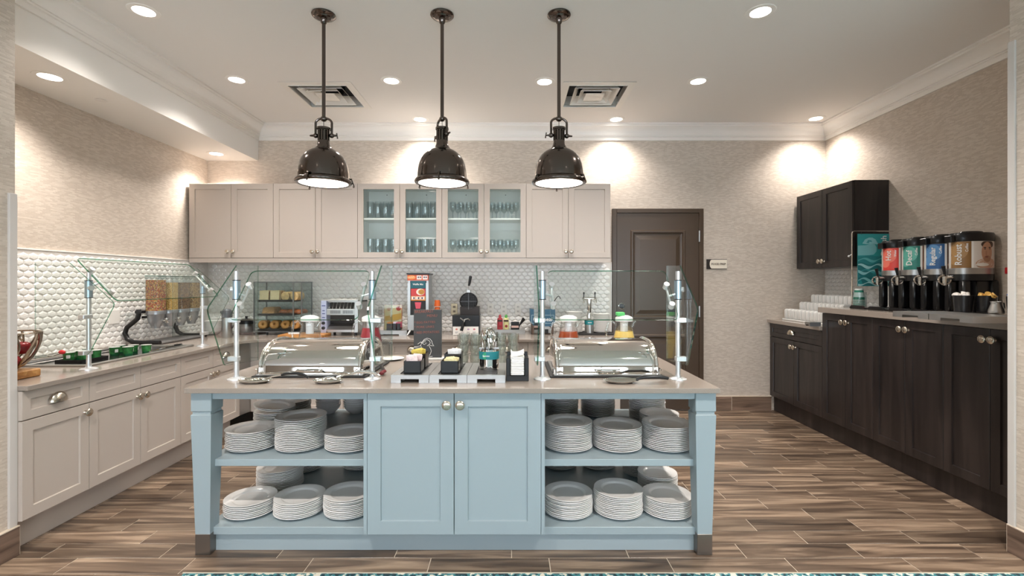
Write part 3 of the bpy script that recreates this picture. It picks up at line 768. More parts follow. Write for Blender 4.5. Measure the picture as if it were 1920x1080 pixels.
t = cab('dark_wall_cabinet', 'espresso-stained wall cabinet hanging on the right wall', 'cabinet', (3.126, 5.27, 0), -PI / 2, .86, .337, 1.554, 2.349, M_DARK,
    [('door', 0, .43, 1.556, 2.347, ('knob', .402, 1.62)), ('door', .43, .86, 1.556, 2.347, ('knob', .458, 1.62))])

# ================================================================== island
IY = 2.456
isl = thing('kitchen_island', 'pale blue serving island with two cupboard doors and open plate shelves', 'island', (-.3, 3.0, 0))
def leg(x0, x1, y0, y1, nm='leg'):
    b = MB(); cx, cy = (x0 + x1) / 2, (y0 + y1) / 2; hw = (x1 - x0) / 2
    b.cbox(x0, y0, .742, x1, y1, .842, .003).cbox(x0 + .006, y0 + .006, .725, x1 - .006, y1 - .006, .745, .001)
    def fr(z, h): return [(cx - h, cy - h, z), (cx + h, cy - h, z), (cx + h, cy + h, z), (cx - h, cy + h, z)]
    vs = fr(.725, hw) + fr(.722, hw) + fr(.105, hw * .70); vs = fr(.727, hw - .003) + fr(.722, hw) + fr(.108, hw * .72)
    b.add(vs, [(r * 4 + i, r * 4 + (i + 1) % 4, r * 4 + 4 + (i + 1) % 4, r * 4 + 4 + i) for r in range(2) for i in range(4)] + [(0, 1, 2, 3), (8, 9, 10, 11)])
    o = b.build(nm, M_BLUE, isl, 20)
    h = hw * .72 + .001
    MB().cbox(cx - h, cy - h, 0.0, cx + h, cy + h, .108, .002).build('foot_sleeve', mat('bronze_steel_foot', '86807b', .28, .9), o)
LW = .105
for x0 in (-1.645, .940):
    for y0 in (IY, 3.43): leg(x0, x0 + LW, y0, y0 + LW)
CX0, CX1 = wx(688, IY), wx(1015, IY)
b = MB().box(CX0 - .018, IY + .001, .112, CX0, 3.51, .842).box(CX1, IY + .001, .112, CX1 + .018, 3.51, .842).box(CX0, IY + .022, .112, CX1, 3.51, .842)
b.build('cupboard_body', M_BLUE, isl, 0)
cm = (CX0 + CX1) / 2
for x0, x1, kx in ((CX0, cm, cm - .036), (cm, CX1, cm + .032)):
    b = MB(); shaker(b, x0 + .002, x1 - .002, .114, .838, .068); b.v = [(x, yv + IY - .002, z) for x, yv, z in b.v]
    d = b.build('door', M_BLUE, isl, 0)
    k = MB(); knob_mesh(k, kx, hz(758, IY), 1.38); k.v = [(x, yv + IY - .002, z) for x, yv, z in k.v]
    k.build('knob', M_NICKEL, d, 50)
for x0, x1 in ((-1.60, CX0 - .018), (CX1 + .018, 1.0)):
    for z0, z1, yf_, nm in ((.447, .483, 2.50, 'shelf'), (.090, .130, 2.50, 'shelf')):
        MB().cbox(x0, yf_, z0, x1, 3.50, z1, .002).build(nm, M_BLUE, isl, 0)
for x0, x1 in ((-1.54, CX0 - .018), (CX1 + .018, .94)):
    MB().box(x0, IY + .012, .804, x1, IY + .034, .842).build('apron', M_BLUE, isl, 0)
    MB().box(x0, 3.50, .804, x1, 3.522, .842).build('apron', M_BLUE, isl, 0)
for x0 in (-1.60, .978): MB().box(x0, IY + LW, .804, x0 + .02, 3.43, .842).build('apron', M_BLUE, isl, 0)
MB().box(-1.575, 2.52, 0, .975, 2.545, .112).box(-1.575, 3.44, 0, .975, 3.46, .09).box(-1.575, 2.545, 0, -1.555, 3.44, .09).box(.955, 2.545, 0, .975, 3.44, .09).build('plinth', M_BLUE, isl, 0)
slab('island_worktop', [(-1.660, 2.426), (1.053, 2.426), (1.053, 3.555), (-1.660, 3.555)], .842, WT, 'taupe quartz top of the blue island')

# plates on the island shelves: each plate its own object
def plate_fn(Rp, nm):
    def fn():
        s = Rp / .137
        pr = [(0, .0015), (.082 * s, .0015), (.084 * s, 0), (.088 * s, 0), (.092 * s, .003), (.118 * s, .008), (.134 * s, .0150), (.137 * s, .0165), (.1365 * s, .0180), (.133 * s, .0180), (.101 * s, .0128), (.098 * s, .0120), (.089 * s, .0062), (.084 * s, .0052), (0, .005)]
        return tag(MB().lathe(pr, 40).build(nm, M_PORC, smooth=40), '', 'plate')
    return fn
KD1, KD2, KBW = Kind(plate_fn(.1345, 'dinner_plate')), Kind(plate_fn(.118, 'salad_plate')), None
def bowl_fn():
    pr = [(0, .002), (.034, .002), (.036, 0), (.040, 0), (.046, .006), (.062, .020), (.076, .036), (.084, .052), (.085, .054), (.0825, .054), (.073, .038), (.058, .023), (.042, .010), (0, .008)]
    return tag(MB().lathe(pr, 32).build('cereal_bowl', M_PORC, smooth=40), '', 'bowl')
KBW = Kind(bowl_fn)
def stack(K, x, y, z, n, where, what='plate', pitch=.0095, wob=.0022, tilt=0):
    for i in range(n):
        t_ = random.uniform(-.004, .004)
        if n - i <= tilt: tl = R(7)
        else: tl = 0
        if i == 0: pos = 'bottom %s of the ' % what
        elif i == n - 1: pos = 'top %s of the ' % what
        elif i <= n // 2: pos = '%s %s up in the ' % (ORD[i + 1], what)
        else: pos = '%s %s down in the ' % (ORD[n - i], what)
        K.put((x + random.uniform(-wob, wob), y + random.uniform(-wob, wob), z + i * pitch + .0003 + (.012 if tl else 0)), 'white ' + pos + where, (0, tl, 0 if tl else random.uniform(0, 6)))
U, L = .483, .130
stack(KD1, -1.455, 2.690, U, 11, 'left front stack, left bay top shelf')
stack(KD1, -1.182, 2.690, U, 18, 'middle front stack, left bay top shelf')
stack(KD1, -0.908, 2.690, U, 9, 'right front stack, left bay top shelf')
stack(KD2, -1.46, 2.955, U, 16, 'second-row stack, left bay top shelf', tilt=2)
stack(KD2, -1.47, 3.21, U, 14, 'third-row stack, left bay top shelf')
for i, x in enumerate((-1.30, -1.105, -.915)): stack(KBW, x, 3.40, U, 8, ('left', 'middle', 'right')[i] + ' bowl stack at the back of the left bay', 'bowl', .016)
stack(KD1, .314, 2.690, U, 15, 'left front stack, right bay top shelf')
stack(KD1, .590, 2.690, U, 13, 'middle front stack, right bay top shelf')
stack(KD1, .866, 2.690, U, 14, 'right front stack, right bay top shelf')
stack(KD2, .905, 2.955, U, 12, 'second-row right stack, right bay top shelf')
stack(KD2, .90, 3.20, U, 16, 'third-row right stack, right bay top shelf')
for i, x in enumerate((.345, .60)): stack(KD2, x, 3.36, U, 14, ('left', 'middle')[i] + ' back stack, right bay top shelf')
stack(KD1, -1.455, 2.675, L, 8, 'left front stack, left bay bottom shelf')
stack(KD1, -1.182, 2.675, L, 9, 'middle front stack, left bay bottom shelf')
stack(KD1, -0.908, 2.675, L, 11, 'right front stack, left bay bottom shelf')
stack(KD1, -1.45, 3.005, L, 13, 'second-row tall stack, left bay bottom shelf')
stack(KD2, -1.42, 3.29, L, 12, 'third-row stack, left bay bottom shelf')
stack(KD2, -1.05, 3.33, L, 5, 'low back stack, left bay bottom shelf')
stack(KD1, .314, 2.675, L, 11, 'left front stack, right bay bottom shelf')
stack(KD1, .590, 2.675, L, 13, 'middle front stack, right bay bottom shelf')
stack(KD1, .862, 2.675, L, 10, 'right front stack, right bay bottom shelf')
stack(KD2, .895, 2.955, L, 11, 'second-row right stack, right bay bottom shelf')
stack(KD2, .86, 3.21, L, 14, 'third-row right stack, right bay bottom shelf')
for i, x in enumerate((.33, .60)): stack(KD2, x, 3.34, L, 5, ('left', 'middle')[i] + ' low back stack, right bay bottom shelf')

# ================================================================== sneeze guards
def post(t, x, y, ztop, face=(0, 1)):
    p = MB().cyl((x, y, WT + .006), (x, y, ztop), .0128, n=18).build('post', M_ALU, t)
    MB().lathe([(0, 0), (.047, 0), (.047, .004), (.036, .009), (.017, .014), (.0145, .022), (0, .022)], 28, c=(x, y, WT)).build('base_flange', M_ALU, p)
    b = MB().lathe([(.0125, 0), (.020, .001), (.020, .104), (.0125, .105)], 20, c=(x, y, ztop - .155), closed=True).build('sleeve', mat('aluminium_blue_reflection', 'a9bccb', .3, .8), p)  # plain aluminium sleeve; a blue reflection is put into its colour
    MB().torus((x, y, ztop - .155), .019, .0025, 20, 6).torus((x, y, ztop - .05), .019, .0025, 20, 6).build('gasket', M_BLACK, p)
    return p
def clip(t, x0, x1, y0, y1, z):
    MB().cbox(x0, y0, z - .013, x1, y1, z + .013, .003).build('glass_clip', M_ALU, t)
def knob_at(b, p, n, r=.0155, h=.034):
    p, n = Vector(p), Vector(n).normalized()
    b.cyl(p - n * h * .6, p + n * h * .4, r, n=18)
def light_back(o, ax, sg):
    o.data.materials.append(M_EDGEL)
    for p in o.data.polygons:
        if p.normal[ax] * sg > .9 and p.material_index == 1: p.material_index = 2
PROF = [(2.72, 1.500), (2.935, 1.507), (2.935, .930), (2.600, .955), (2.586, .965), (2.452, 1.245), (2.448, 1.264), (2.456, 1.280), (2.705, 1.500)]
def island_guard(lab, xa, xb, pa, pb):
    t = thing('sneeze_guard', lab, 'sneeze guard', ((xa + xb) / 2, 2.66, WT))
    ya, yb = 2.648, 2.672
    O = Vector((xa + .035, 2.52, 1.207)); V = Vector((0, .23, .263)); Ln = V.length; V.normalize(); Nn = Vector((1, 0, 0)).cross(V)
    MB().prism(rrect(xb - xa - .075, Ln, .03), O, (1, 0, 0), V, .008, 1).build('front_pane', [M_GLASS, M_EDGEG], t, 0)
    for i, (x, px_) in enumerate(((xa, pa), (xb, pb))):
        post(t, x, 2.655, 1.466)
        light_back(MB().prism([(y - 2.448, z) for y, z in PROF], (px_, 2.448, 0), (0, 1, 0), (0, 0, 1), .008, 1).build('end_pane', [M_GLASS, M_EDGE], t, 0), 1, 1)
        s = 1 if i == 0 else -1
        for z in (.982, 1.195): clip(t, min(x, px_) - .014, max(x, px_) + .014, 2.640, 2.672, z)
        xb_ = x + s * .055
        b = MB(); a1 = O + V * (Ln * .30) - Nn * .016; a2 = O + V * (Ln * .70) - Nn * .016; a1.x = a2.x = xb_
        b.cyl(a1, a2, .006, n=10); mid = (a1 + a2) / 2; b.cyl(mid, (x, 2.655, 1.345), .007, n=10)
        br = b.build('bracket_arm', M_ALU, t)
        for a in (a1, a2):
            k = MB(); knob_at(k, a + Nn * .010, Nn); k.build('clamp_knob', M_ALU, br)
        k = MB(); knob_at(k, (x - s * .022, 2.648, 1.365), (-s, -.6, 0), .014, .02); k.build('clamp_knob', M_ALU, br)
island_guard('glass sneeze guard on metal posts over the left chafing dish', -1.524, -.772, -1.553, -.735)
island_guard('glass sneeze guard on metal posts over the right chafing dish', .168, .918, .138, .947)
# wall side guard over the cold well
t = thing('sneeze_guard', 'glass sneeze guard on two posts along the left wall counter', 'sneeze guard', (-2.6, 3.5, WT))
O = Vector((-2.45, 2.97, 1.290)); V = Vector((-.25, 0, .265)); Ln = V.length; V.normalize(); Nn = Vector((0, 1, 0)).cross(V)
MB().prism(rrect(1.045, Ln, .03), O, (0, 1, 0), V, .008, 1).build('front_pane', [M_GLASS, M_EDGEG], t, 0)
for y, yp, s in ((2.96, 2.915, 1), (4.05, 4.095, -1)):
    post(t, -2.610, y, 1.466)
    pr = [(-2.687, 1.525), (-2.895, 1.525), (-2.895, .94), (-2.580, .965), (-2.560, .985), (-2.420, 1.255), (-2.416, 1.274), (-2.426, 1.292)]
    light_back(MB().prism([(x + 2.895, z) for x, z in pr], (-2.895, yp, 0), (1, 0, 0), (0, 0, 1), .008, 1).build('end_pane', [M_GLASS, M_EDGE], t, 0), 0, -1)
    for z in (.975, 1.195): clip(t, -2.628, -2.592, min(y, yp) - .012, max(y, yp) + .012, z)
    a1 = O + V * (Ln * .22) + Nn * -.016; a2 = O + V * (Ln * .74) + Nn * -.016; a1.y = a2.y = y + s * .05
    b = MB(); b.cyl(a1, a2, .006, n=10).cyl((a1 + a2) / 2, (-2.61, y, 1.37), .007, n=10); br = b.build('bracket_arm', M_ALU, t)
    for a in (a1, a2):
        k = MB(); knob_at(k, a + Nn * .010, Nn); k.build('clamp_knob', M_ALU, br)
    k = MB(); knob_at(k, (-2.585, y - s * .012, 1.37), (1, -.5 * s, 0), .015, .022); k.build('clamp_knob', M_ALU, br)

# ================================================================== island top
def chafer(lab, x0, x1):
    cy, ry, h = 2.935, .235, .176
    t = thing('chafing_dish', lab, 'chafing dish', ((x0 + x1) / 2, cy, WT))
    MB().cbox(x0 - .03, cy - ry - .012, WT + .0005, x1 + .03, cy + ry + .03, WT + .010, .003).build('drop_in_frame', M_BMATTE, t, 0)
    MB().cbox(x0 - .008, cy - ry - .004, WT + .010, x1 + .008, cy + ry + .015, WT + .019, .003).build('water_pan_lip', M_STEEL, t, 0)
    def sec(x, k):
        out = []
        for i in range(33):
            a = PI * i / 32; c, s = math.cos(a), math.sin(a)
            out.append((x, cy - math.copysign(abs(c) ** .82, c) * ry * k, WT + .018 + abs(s) ** .82 * h * k))
        return out
    w = x1 - x0; sx = [(0, 0.05), (.002, .80), (.008, .93), (.022, .99), (.045, 1.0), (w - .045, 1.0), (w - .022, .99), (w - .008, .93), (w - .002, .80), (w, .05)]
    vs = []; 
    for dx, k in sx: vs += sec(x0 + dx, k)
    m = 33
    fs = [(r * m + i, r * m + i + 1, (r + 1) * m + i + 1, (r + 1) * m + i) for r in range(len(sx) - 1) for i in range(m - 1)]
    b = MB(); b.add(vs, fs); lid = b.build('roll_top_lid', M_CHROME, t, 50)
    for xx in (x0 + .012, x1 - .012):
        b = MB(); b.tube([(xx, y, z) for _, y, z in sec(xx, 1.0)], .0085, 10); b.build('end_band', M_CHROME, lid, 60)
    for xx in (x0 - .012, x1 - .002): MB().cbox(xx, cy - ry - .006, WT + .018, xx + .014, cy - ry + .045, WT + .05, .003).build('hinge_bracket', M_CHROME, t)
    b = MB(); xm = (x0 + x1) / 2
    b.tube([(xm - .07, cy - ry + .01, WT + .045), (xm - .065, cy - ry - .022, WT + .042), (xm, cy - ry - .030, WT + .042), (xm + .065, cy - ry - .022, WT + .042), (xm + .07, cy - ry + .01, WT + .045)], .006, 10)
    b.build('lid_handle', M_CHROME, lid)
chafer('chrome roll-top chafing dish under the left sneeze guard', -1.432, -.846)
chafer('chrome roll-top chafing dish under the right sneeze guard', .243, .828)

def rest(x, y, rx, ry, lab):
    b = MB().lathe([(0, .002), (.7, .001), (.96, .012), (1, .016), (.985, .0175), (.94, .014), (.7, .006), (0, .006)], 32, Matrix.Diagonal((rx, ry, 1, 1)))
    o = b.build('spoon_rest', M_CHROME); o.location = (x, y, WT)
    return tag(o, lab, 'dish')
rest(wx(478, 2.565), 2.565, .088, .058, 'oval metal spoon rest at the left guard post')
rest(wx(616, 2.565), 2.565, .080, .058, 'oval metal spoon rest near the front right of the left chafer')
rest(wx(1163, 2.565), 2.565, .090, .058, 'oval metal spoon rest in front of the right chafer')
def spoon(x, y, lab, rz, black=True, name='serving_spoon'):
    t = thing(name, lab, 'serving spoon', (x, y, WT + .012), rz)
    b = MB(); b.ball((0, 0, .008), (.042, .030, .007), 18, 8); b.build('bowl', M_CHROME, t, world=False)
    MB().tube([(.04, 0, .010), (.08, 0, .022), (.13, 0, .030)], [.005, .004, .004], 8).build('neck', M_CHROME, t, world=False)
    MB().tube([(.12, 0, .028), (.15, 0, .036), (.20, 0, .036), (.24, 0, .026), (.262, 0, .010)], [.005, .008, .0085, .008, .006], 10).build('handle', M_BLACK if black else M_CHROME, t, world=False)
spoon(-1.355, 2.560, 'serving spoon with arched black handle on the left spoon rest', R(4))
spoon(-.985, 2.575, 'all-metal serving ladle lying on the spoon rest by the left chafer', R(14), False)
t = thing('cake_server', 'metal pie server with black handle on the right spoon rest', 'server', (.56, 2.56, WT + .012))
MB().prism([(-.02, -.026), (.13, -.03), (.15, 0), (.13, .02), (-.02, .012)], (.53, 2.55, WT + .020), (1, 0, 0), (0, 1, .15), .002).build('blade', M_CHROME, t)
MB().tube([(.66, 2.548, WT + .022), (.70, 2.548, WT + .032), (.78, 2.549, WT + .034), (.83, 2.55, WT + .026)], [.006, .011, .012, .009], 12).build('handle', M_BLACK, t)
t = thing('tongs', 'red-handled serving tongs right of the left chafer', 'tongs', (-.76, 2.82, WT))
MB().cyl((-.80, 2.95, WT + .016), (-.745, 2.80, WT + .02), .012, .008, 10).build('arm', M_BLACK, t)
MB().cbox(-.757, 2.73, WT + .008, -.733, 2.81, WT + .026, .006).build('grip', mat('red_silicone', '6d1420', .4), t)
o = MB().lathe([(0, .001), (.05, 0), (.085, .012), (.083, .013), (.05, .003), (0, .003)], 32).build('saucer', M_PORC); o.location = (-.835, 3.33, WT); tag(o, 'white saucer behind the right end of the left sneeze guard', 'saucer')

M_ICE = mat('white_ice_core', 'e9ebee', .3)
def pitcher(px, lab, liq, lvl, green=False, d=3.42):
    x = wx(px, d)
    t = thing('juice_pitcher', lab, 'pitcher', (x, d, WT))
    pr = [(.088, 0), (.091, .006), (.090, .03), (.084, .09), (.074, .150), (.062, .205), (.056, .235), (.056, .262), (.060, .270)]
    b = MB().lathe([(0, .002)] + pr + [(r - .003, z) for r, z in pr[::-1][:-1]] + [(.085, .006), (0, .006)], 32, c=(x, d, WT)); b.build('jug_body', M_JUG, t, 60)
    if liq:
        def rad(z):
            for (r0, z0), (r1, z1) in zip(pr, pr[1:]):
                if z0 <= z <= z1: return r0 + (r1 - r0) * (z - z0) / (z1 - z0)
        zz = [.008, .03, .09, .15, lvl]; zz = [z for z in zz if z <= lvl]
        MB().lathe([(0, .008)] + [(rad(z) - .004, z) for z in zz] + [(0, lvl)], 28, c=(x, d, WT)).build('juice', mat('juice_' + liq, liq, .15), t, 60)
    MB().lathe([(0, .17), (.026, .172), (.028, .255), (0, .255)], 20, c=(x, d, WT)).build('ice_core', M_ICE, t)
    MB().lathe([(.057, .262), (.061, .262), (.061, .285), (.054, .292), (.03, .302), (0, .305)], 28, c=(x, d, WT)).build('lid', M_WPLAS, t)
    MB().tube([(x - .055, d, WT + .235), (x - .085, d, WT + .262), (x - .115, d, WT + .245), (x - .128, d, WT + .19), (x - .120, d, WT + .11), (x - .085, d, WT + .06)], .0085, 10).build('handle', M_CLEAR, t, 60)
    MB().tube([(x + .052, d, WT + .22), (x + .066, d, WT + .245), (x + .082, d, WT + .262)], [.018, .015, .010], 12).build('spout', M_CLEAR, t, 60)
    if green: MB().cbox(x - .055, d - .03, WT + .300, x + .0, d + .03, WT + .325, .004).build('green_clip', mat('green_plastic', '58c46a', .4), t)
pitcher(581, 'clear water pitcher with white lid behind the left chafer', None, 0)
pitcher(695, 'red juice pitcher by the right post of the left guard', 'a3182a', .215)
pitcher(1066, 'brown iced tea pitcher behind the right chafer', 'a8481d', .190)
pitcher(1170, 'yellow juice pitcher with a green clip behind the right chafer', 'ffdc7c', .190, True)

# chalkboard menu
M_SLATE = mat('slate_board', '46484a', .75, noise=.08, nscale=12)
M_CHALKR, M_CHALKW = mat('red_chalk', '9c6257', .9), mat('white_chalk', 'e8e8e6', .9)
d = 3.34; bx0_, bx1_ = wx(775.6, d), wx(828.2, d); zt = hz(580.5, d)
t = thing('menu_chalkboard', 'grey chalkboard with handwritten breakfast menu and a drawn duck', 'chalkboard', ((bx0_ + bx1_) / 2, d, WT))
MB().cbox(bx0_, d, WT + .012, bx1_, d + .010, zt, .002).build('board', M_SLATE, t)
MB().cbox(bx0_ + .02, d - .03, WT, bx1_ + .012, d + .05, WT + .013, .002).build('stand', M_WPLAS, t)
def bd(zx, zy): return (bx0_ + (zx - 342) / 235 * (bx1_ - bx0_), zt - (zy - 455) / 415 * (zt - WT - .012))
for body, zx, zy, sz, al in (('BREAKFAST', 349, 475, .028, 'LEFT'), ('MENU', 452, 510, .026, 'LEFT'), ('* EGG PATTIES', 347, 568, .022, 'LEFT'), ('* PORK LINKS', 347, 608, .022, 'LEFT'), ('* RED POTATOES', 347, 655, .022, 'LEFT')):
    x, z = bd(zx, zy); text(body, sz, M_CHALKR, t, (x, d - .001, z), (PI / 2, R(-2), 0), al, sx=1.02 if body != 'BREAKFAST' else .92)
b = MB()
for line in ([(345, 774), (375, 772), (398, 768), (412, 738), (430, 712), (455, 701), (480, 708), (495, 728), (498, 748), (512, 768), (490, 766), (470, 758), (455, 768)], [(376, 752), (400, 735), (425, 738), (440, 728), (448, 745), (430, 756), (412, 742)],
             [(345, 782), (380, 786), (410, 782), (402, 766)], [(470, 768), (484, 790), (490, 812), (482, 838), (474, 850)], [(405, 742), (430, 722), (455, 714), (474, 724), (482, 742), (470, 756)], [(470, 862), (500, 857)]):
    b.tube([(bd(*p)[0], d - .0006, bd(*p)[1]) for p in line], .0017, 6)
b.build('duck_drawing', M_CHALKW, t)

# three slotted steel trays with packet bins and cutlery
tx = [-.645, -.4416, -.2386, -.034]
ty0, ty1, th = 2.556, 2.96, .041
for i in range(3):
    a, c = tx[i], tx[i + 1]
    t = thing('slotted_tray', ('left', 'middle', 'right')[i] + ' one of three brushed steel stands with a slot handle', 'tray', ((a + c) / 2, ty0, WT))
    w = c - a - .002
    MB().prism([(0, 0), (w * .26, 0), (w * .26, .020), (w * .74, .020), (w * .74, 0), (w, 0), (w, th), (0, th)], (a, ty1, WT), (1, 0, 0), (0, 0, 1), ty1 - ty0, c=0).build('stand_body', M_STEEL, t, 0)
    MB().cbox(a + .045, ty0 + .03, WT + th, c - .045, ty1 - .03, WT + th + .0015, .0005).build('dark_insert', M_BMATTE, t, 0)
    for xx in (a + .045, c - .048):
        MB().tube([(xx, ty0 + .03, WT + th + .003), (xx, ty1 - .03, WT + th + .003)], .002, 6).build('wire_rail', M_BLACK, t)
ZT = WT + th + .0016
def bin_(x0, x1, y0, y1, h, lab, z=None, m=None):
    z = ZT if z is None else z; b = MB(); e = .003
    b.box(x0, y0, z, x1, y1, z + e).box(x0, y0, z, x1, y0 + e, z + h).box(x0, y1 - e, z, x1, y1, z + h).box(x0, y0, z, x0 + e, y1, z + h).box(x1 - e, y0, z, x1, y1, z + h)
    return tag(b.build('packet_bin', m or M_BLACK, smooth=0), lab, 'bin')
def packets(x0, x1, y0, y1, z, h, cols, lab, grp, n=9):
    K = None; b = MB(); b.cbox(-.024, -.0022, 0, .024, .0022, h, .0012)
    base = b.build('sweetener_packet', mat('packet_' + cols[0], cols[0], .6, noise=.25, nscale=60)); base['category'] = 'packet'
    for i in range(n):
        o = base if i == 0 else base.copy()
        if i: COL.objects.link(o)
        xx = (x0 + x1) / 2 + random.uniform(-1, 1) * max(0, (x1 - x0) / 2 - .030)
        o.location = (xx, y0 + (i + .5) / n * (y1 - y0), z); o.rotation_euler = (R(random.uniform(-6, 6)), R(random.uniform(-12, 12)), 0)
        o['label'] = lab; o['group'] = grp
for (px0, px1), cols in (((757, 789), (('f0dcdc', 'pink and white', 'left front bin'), ('d8c25a', 'yellow', 'left rear bin'))), ((826.5, 859.5), (('eadfae', 'cream', 'middle front bin'), ('e6e6e8', 'white and grey', 'middle rear bin')))):
    xa, xb = wx(px0, 2.60), wx(px1, 2.60)
    for j, (c, nm, wh) in enumerate(cols):
        y0 = 2.60 + j * .135; y1 = y0 + .105; h = .066 if j == 0 else .085
        bin_(xa, xb, y0, y1, h, 'black packet bin, ' + wh + ' on the steel stands')
        packets(xa, xb, y0 + .01, y1 - .01, ZT + .0035 + (.028 if j == 0 and c != 'eadfae' else .012 if j == 0 else .04), .062, (c,), nm + ' sweetener packets in the ' + wh, 'packets in the ' + wh)
# cutlery canister
cx, cy = wx(917, 2.74), 2.74; cr = .056
t = thing('cutlery_canister', 'steel cutlery canister with a teal paper band on the right stand', 'canister', (cx, cy, ZT))
MB().lathe([(0, 0), (cr, 0), (cr, .115), (cr - .002, .115), (cr - .002, .003), (0, .003)], 36, c=(cx, cy, ZT)).build('can', M_CHROME, t, 50)
MB().lathe([(cr + .0006, .060), (cr + .0012, .060), (cr + .0012, .103), (cr + .0006, .103)], 36, c=(cx, cy, ZT), closed=True).build('paper_band', mat('teal_band', '1f7f86', .6), t, 50)
b = MB()
for k in range(24):
    a = R(150 + k * 5)
b.lathe([(0, 0), (.021, 0), (.021, .0004), (0, .0004)], 24, Matrix.Translation((cx - .014, cy - cr * .968 - .0005, ZT + .081)) @ Matrix.Rotation(PI / 2, 4, 'X') @ Matrix.Rotation(R(0), 4, 'Y'))
b.build('band_disc', mat('green_disc', '2f9a6e', .6), t)
text('Spoons', .013, M_WPLAS, t, (cx - .014, cy - cr - .0012, ZT + .081), (PI / 2, 0, 0), bold=.0003)
MB().box(cx - cr, cy - .001, ZT + .02, cx + cr, cy + .001, ZT + .122).box(cx - .001, cy - cr, ZT + .02, cx + .001, cy + cr, ZT + .122).build('divider', M_STEEL, t, 0)
def spoon_fn():
    b = MB(); b.ball((0, 0, .185), (.016, .004, .026), 12, 8); b.tube([(0, 0, 0), (0, 0, .10), (0, 0, .165)], [.0055, .003, .003], 6)
    return tag(b.build('spoon', M_CHROME), '', 'spoon')
def fork_fn():
    b = MB(); b.tube([(0, 0, 0), (0, 0, .10), (0, 0, .15)], [.0055, .003, .003], 6); b.cbox(-.012, -.0015, .15, .012, .0015, .172, .001)
    for q in range(4): b.box(-.012 + q * .0068, -.001, .17, -.0085 + q * .0068, .001, .205)
    return tag(b.build('fork', M_CHROME), '', 'fork')
KSp, KFk = Kind(spoon_fn), Kind(fork_fn)
for i in range(26):
    a = i * 2.4; r = .036 * math.sqrt((i + .5) / 26)
    fork = i % 2
    (KFk if fork else KSp).put((cx + r * math.cos(a), cy + r * math.sin(a), ZT + .004 + .012 * (i % 3)), 'metal %s standing in the teal-banded steel canister' % ('fork' if fork else 'spoon'), (R(random.uniform(-3, 3)), R(random.uniform(-4, 4)), random.uniform(0, 3)), group='forks in the canister' if fork else 'spoons in the canister')
# napkin holder
nx0, nx1 = wx(949, 2.60), wx(991.5, 2.60)
t = thing('napkin_holder', 'black napkin holder right of the steel stands', 'napkin holder', ((nx0 + nx1) / 2, 2.60, WT))
b = MB().cbox(nx0, 2.600, WT, nx1, 2.72, WT + .030, .002).cbox(nx0, 2.600, WT + .028, nx0 + .022, 2.72, WT + .125, .002).cbox(nx1 - .022, 2.600, WT + .028, nx1, 2.72, WT + .125, .002).cbox(nx0 + .004, 2.712, WT + .028, nx1 - .004, 2.72, WT + .145, .002)
b.build('holder_body', M_BLACK, t)
kn = MB().cbox(0, 0, 0, nx1 - nx0 - .048, .098, .0085, .003); base = kn.build('paper_napkin', M_PAPER); base['category'] = 'napkin'
for i in range(11):
    o = base if i == 0 else base.copy()
    if i: COL.objects.link(o)
    o.location = (nx0 + .024, 2.605 + random.uniform(0, .004), WT + .031 + i * .0092); o['label'] = 'folded white paper napkin in the pile inside the black holder'; o['group'] = 'napkins in the holder'
q = MB(); n_ = 9
vs = []; W_ = nx1 - nx0 - .05
for j in range(5):
    for i in range(n_): vs.append((nx0 + .025 + W_ * i / (n_ - 1), 2.607 + .095 * j / 4, WT + .1345 + .018 * (i / (n_ - 1) - .35) ** 2 * 2 * (1 if i > 2 else .6) + .012 * (j / 4) + (.012 if i == 0 else 0)))
q.add(vs, [(j * n_ + i, j * n_ + i + 1, (j + 1) * n_ + i + 1, (j + 1) * n_ + i) for j in range(4) for i in range(n_ - 1)])
o = q.build('paper_napkin', M_PAPER); tag(o, 'topmost white napkin curling out of the black holder', 'napkin')
# stacked clear cups
def cup_fn():
    pr = [(.027, 0), (.029, .004), (.031, .02), (.036, .030), (.037, .058), (.039, .064)]
    b = MB().lathe([(0, .001)] + pr + [(r - .0025, z) for r, z in pr[::-1][:-1]] + [(.026, .006), (0, .006)], 18)
    return tag(b.build('stacked_cup', M_CLEAR, smooth=50), '', 'cup')
KC = Kind(cup_fn)
for r, yy in ((0, 3.10), (1, 3.19)):
    for c_ in range(5):
        for l in range(3):
            KC.put((-.318 + .0815 * c_ + random.uniform(-.002, .002), yy, WT + .0005 + l * .0665), 'clear cup, %s of the %s stack from left, %s row behind the cutlery' % (('bottom', 'middle', 'top')[l], ORD[c_ + 1], ('front', 'rear')[r]))

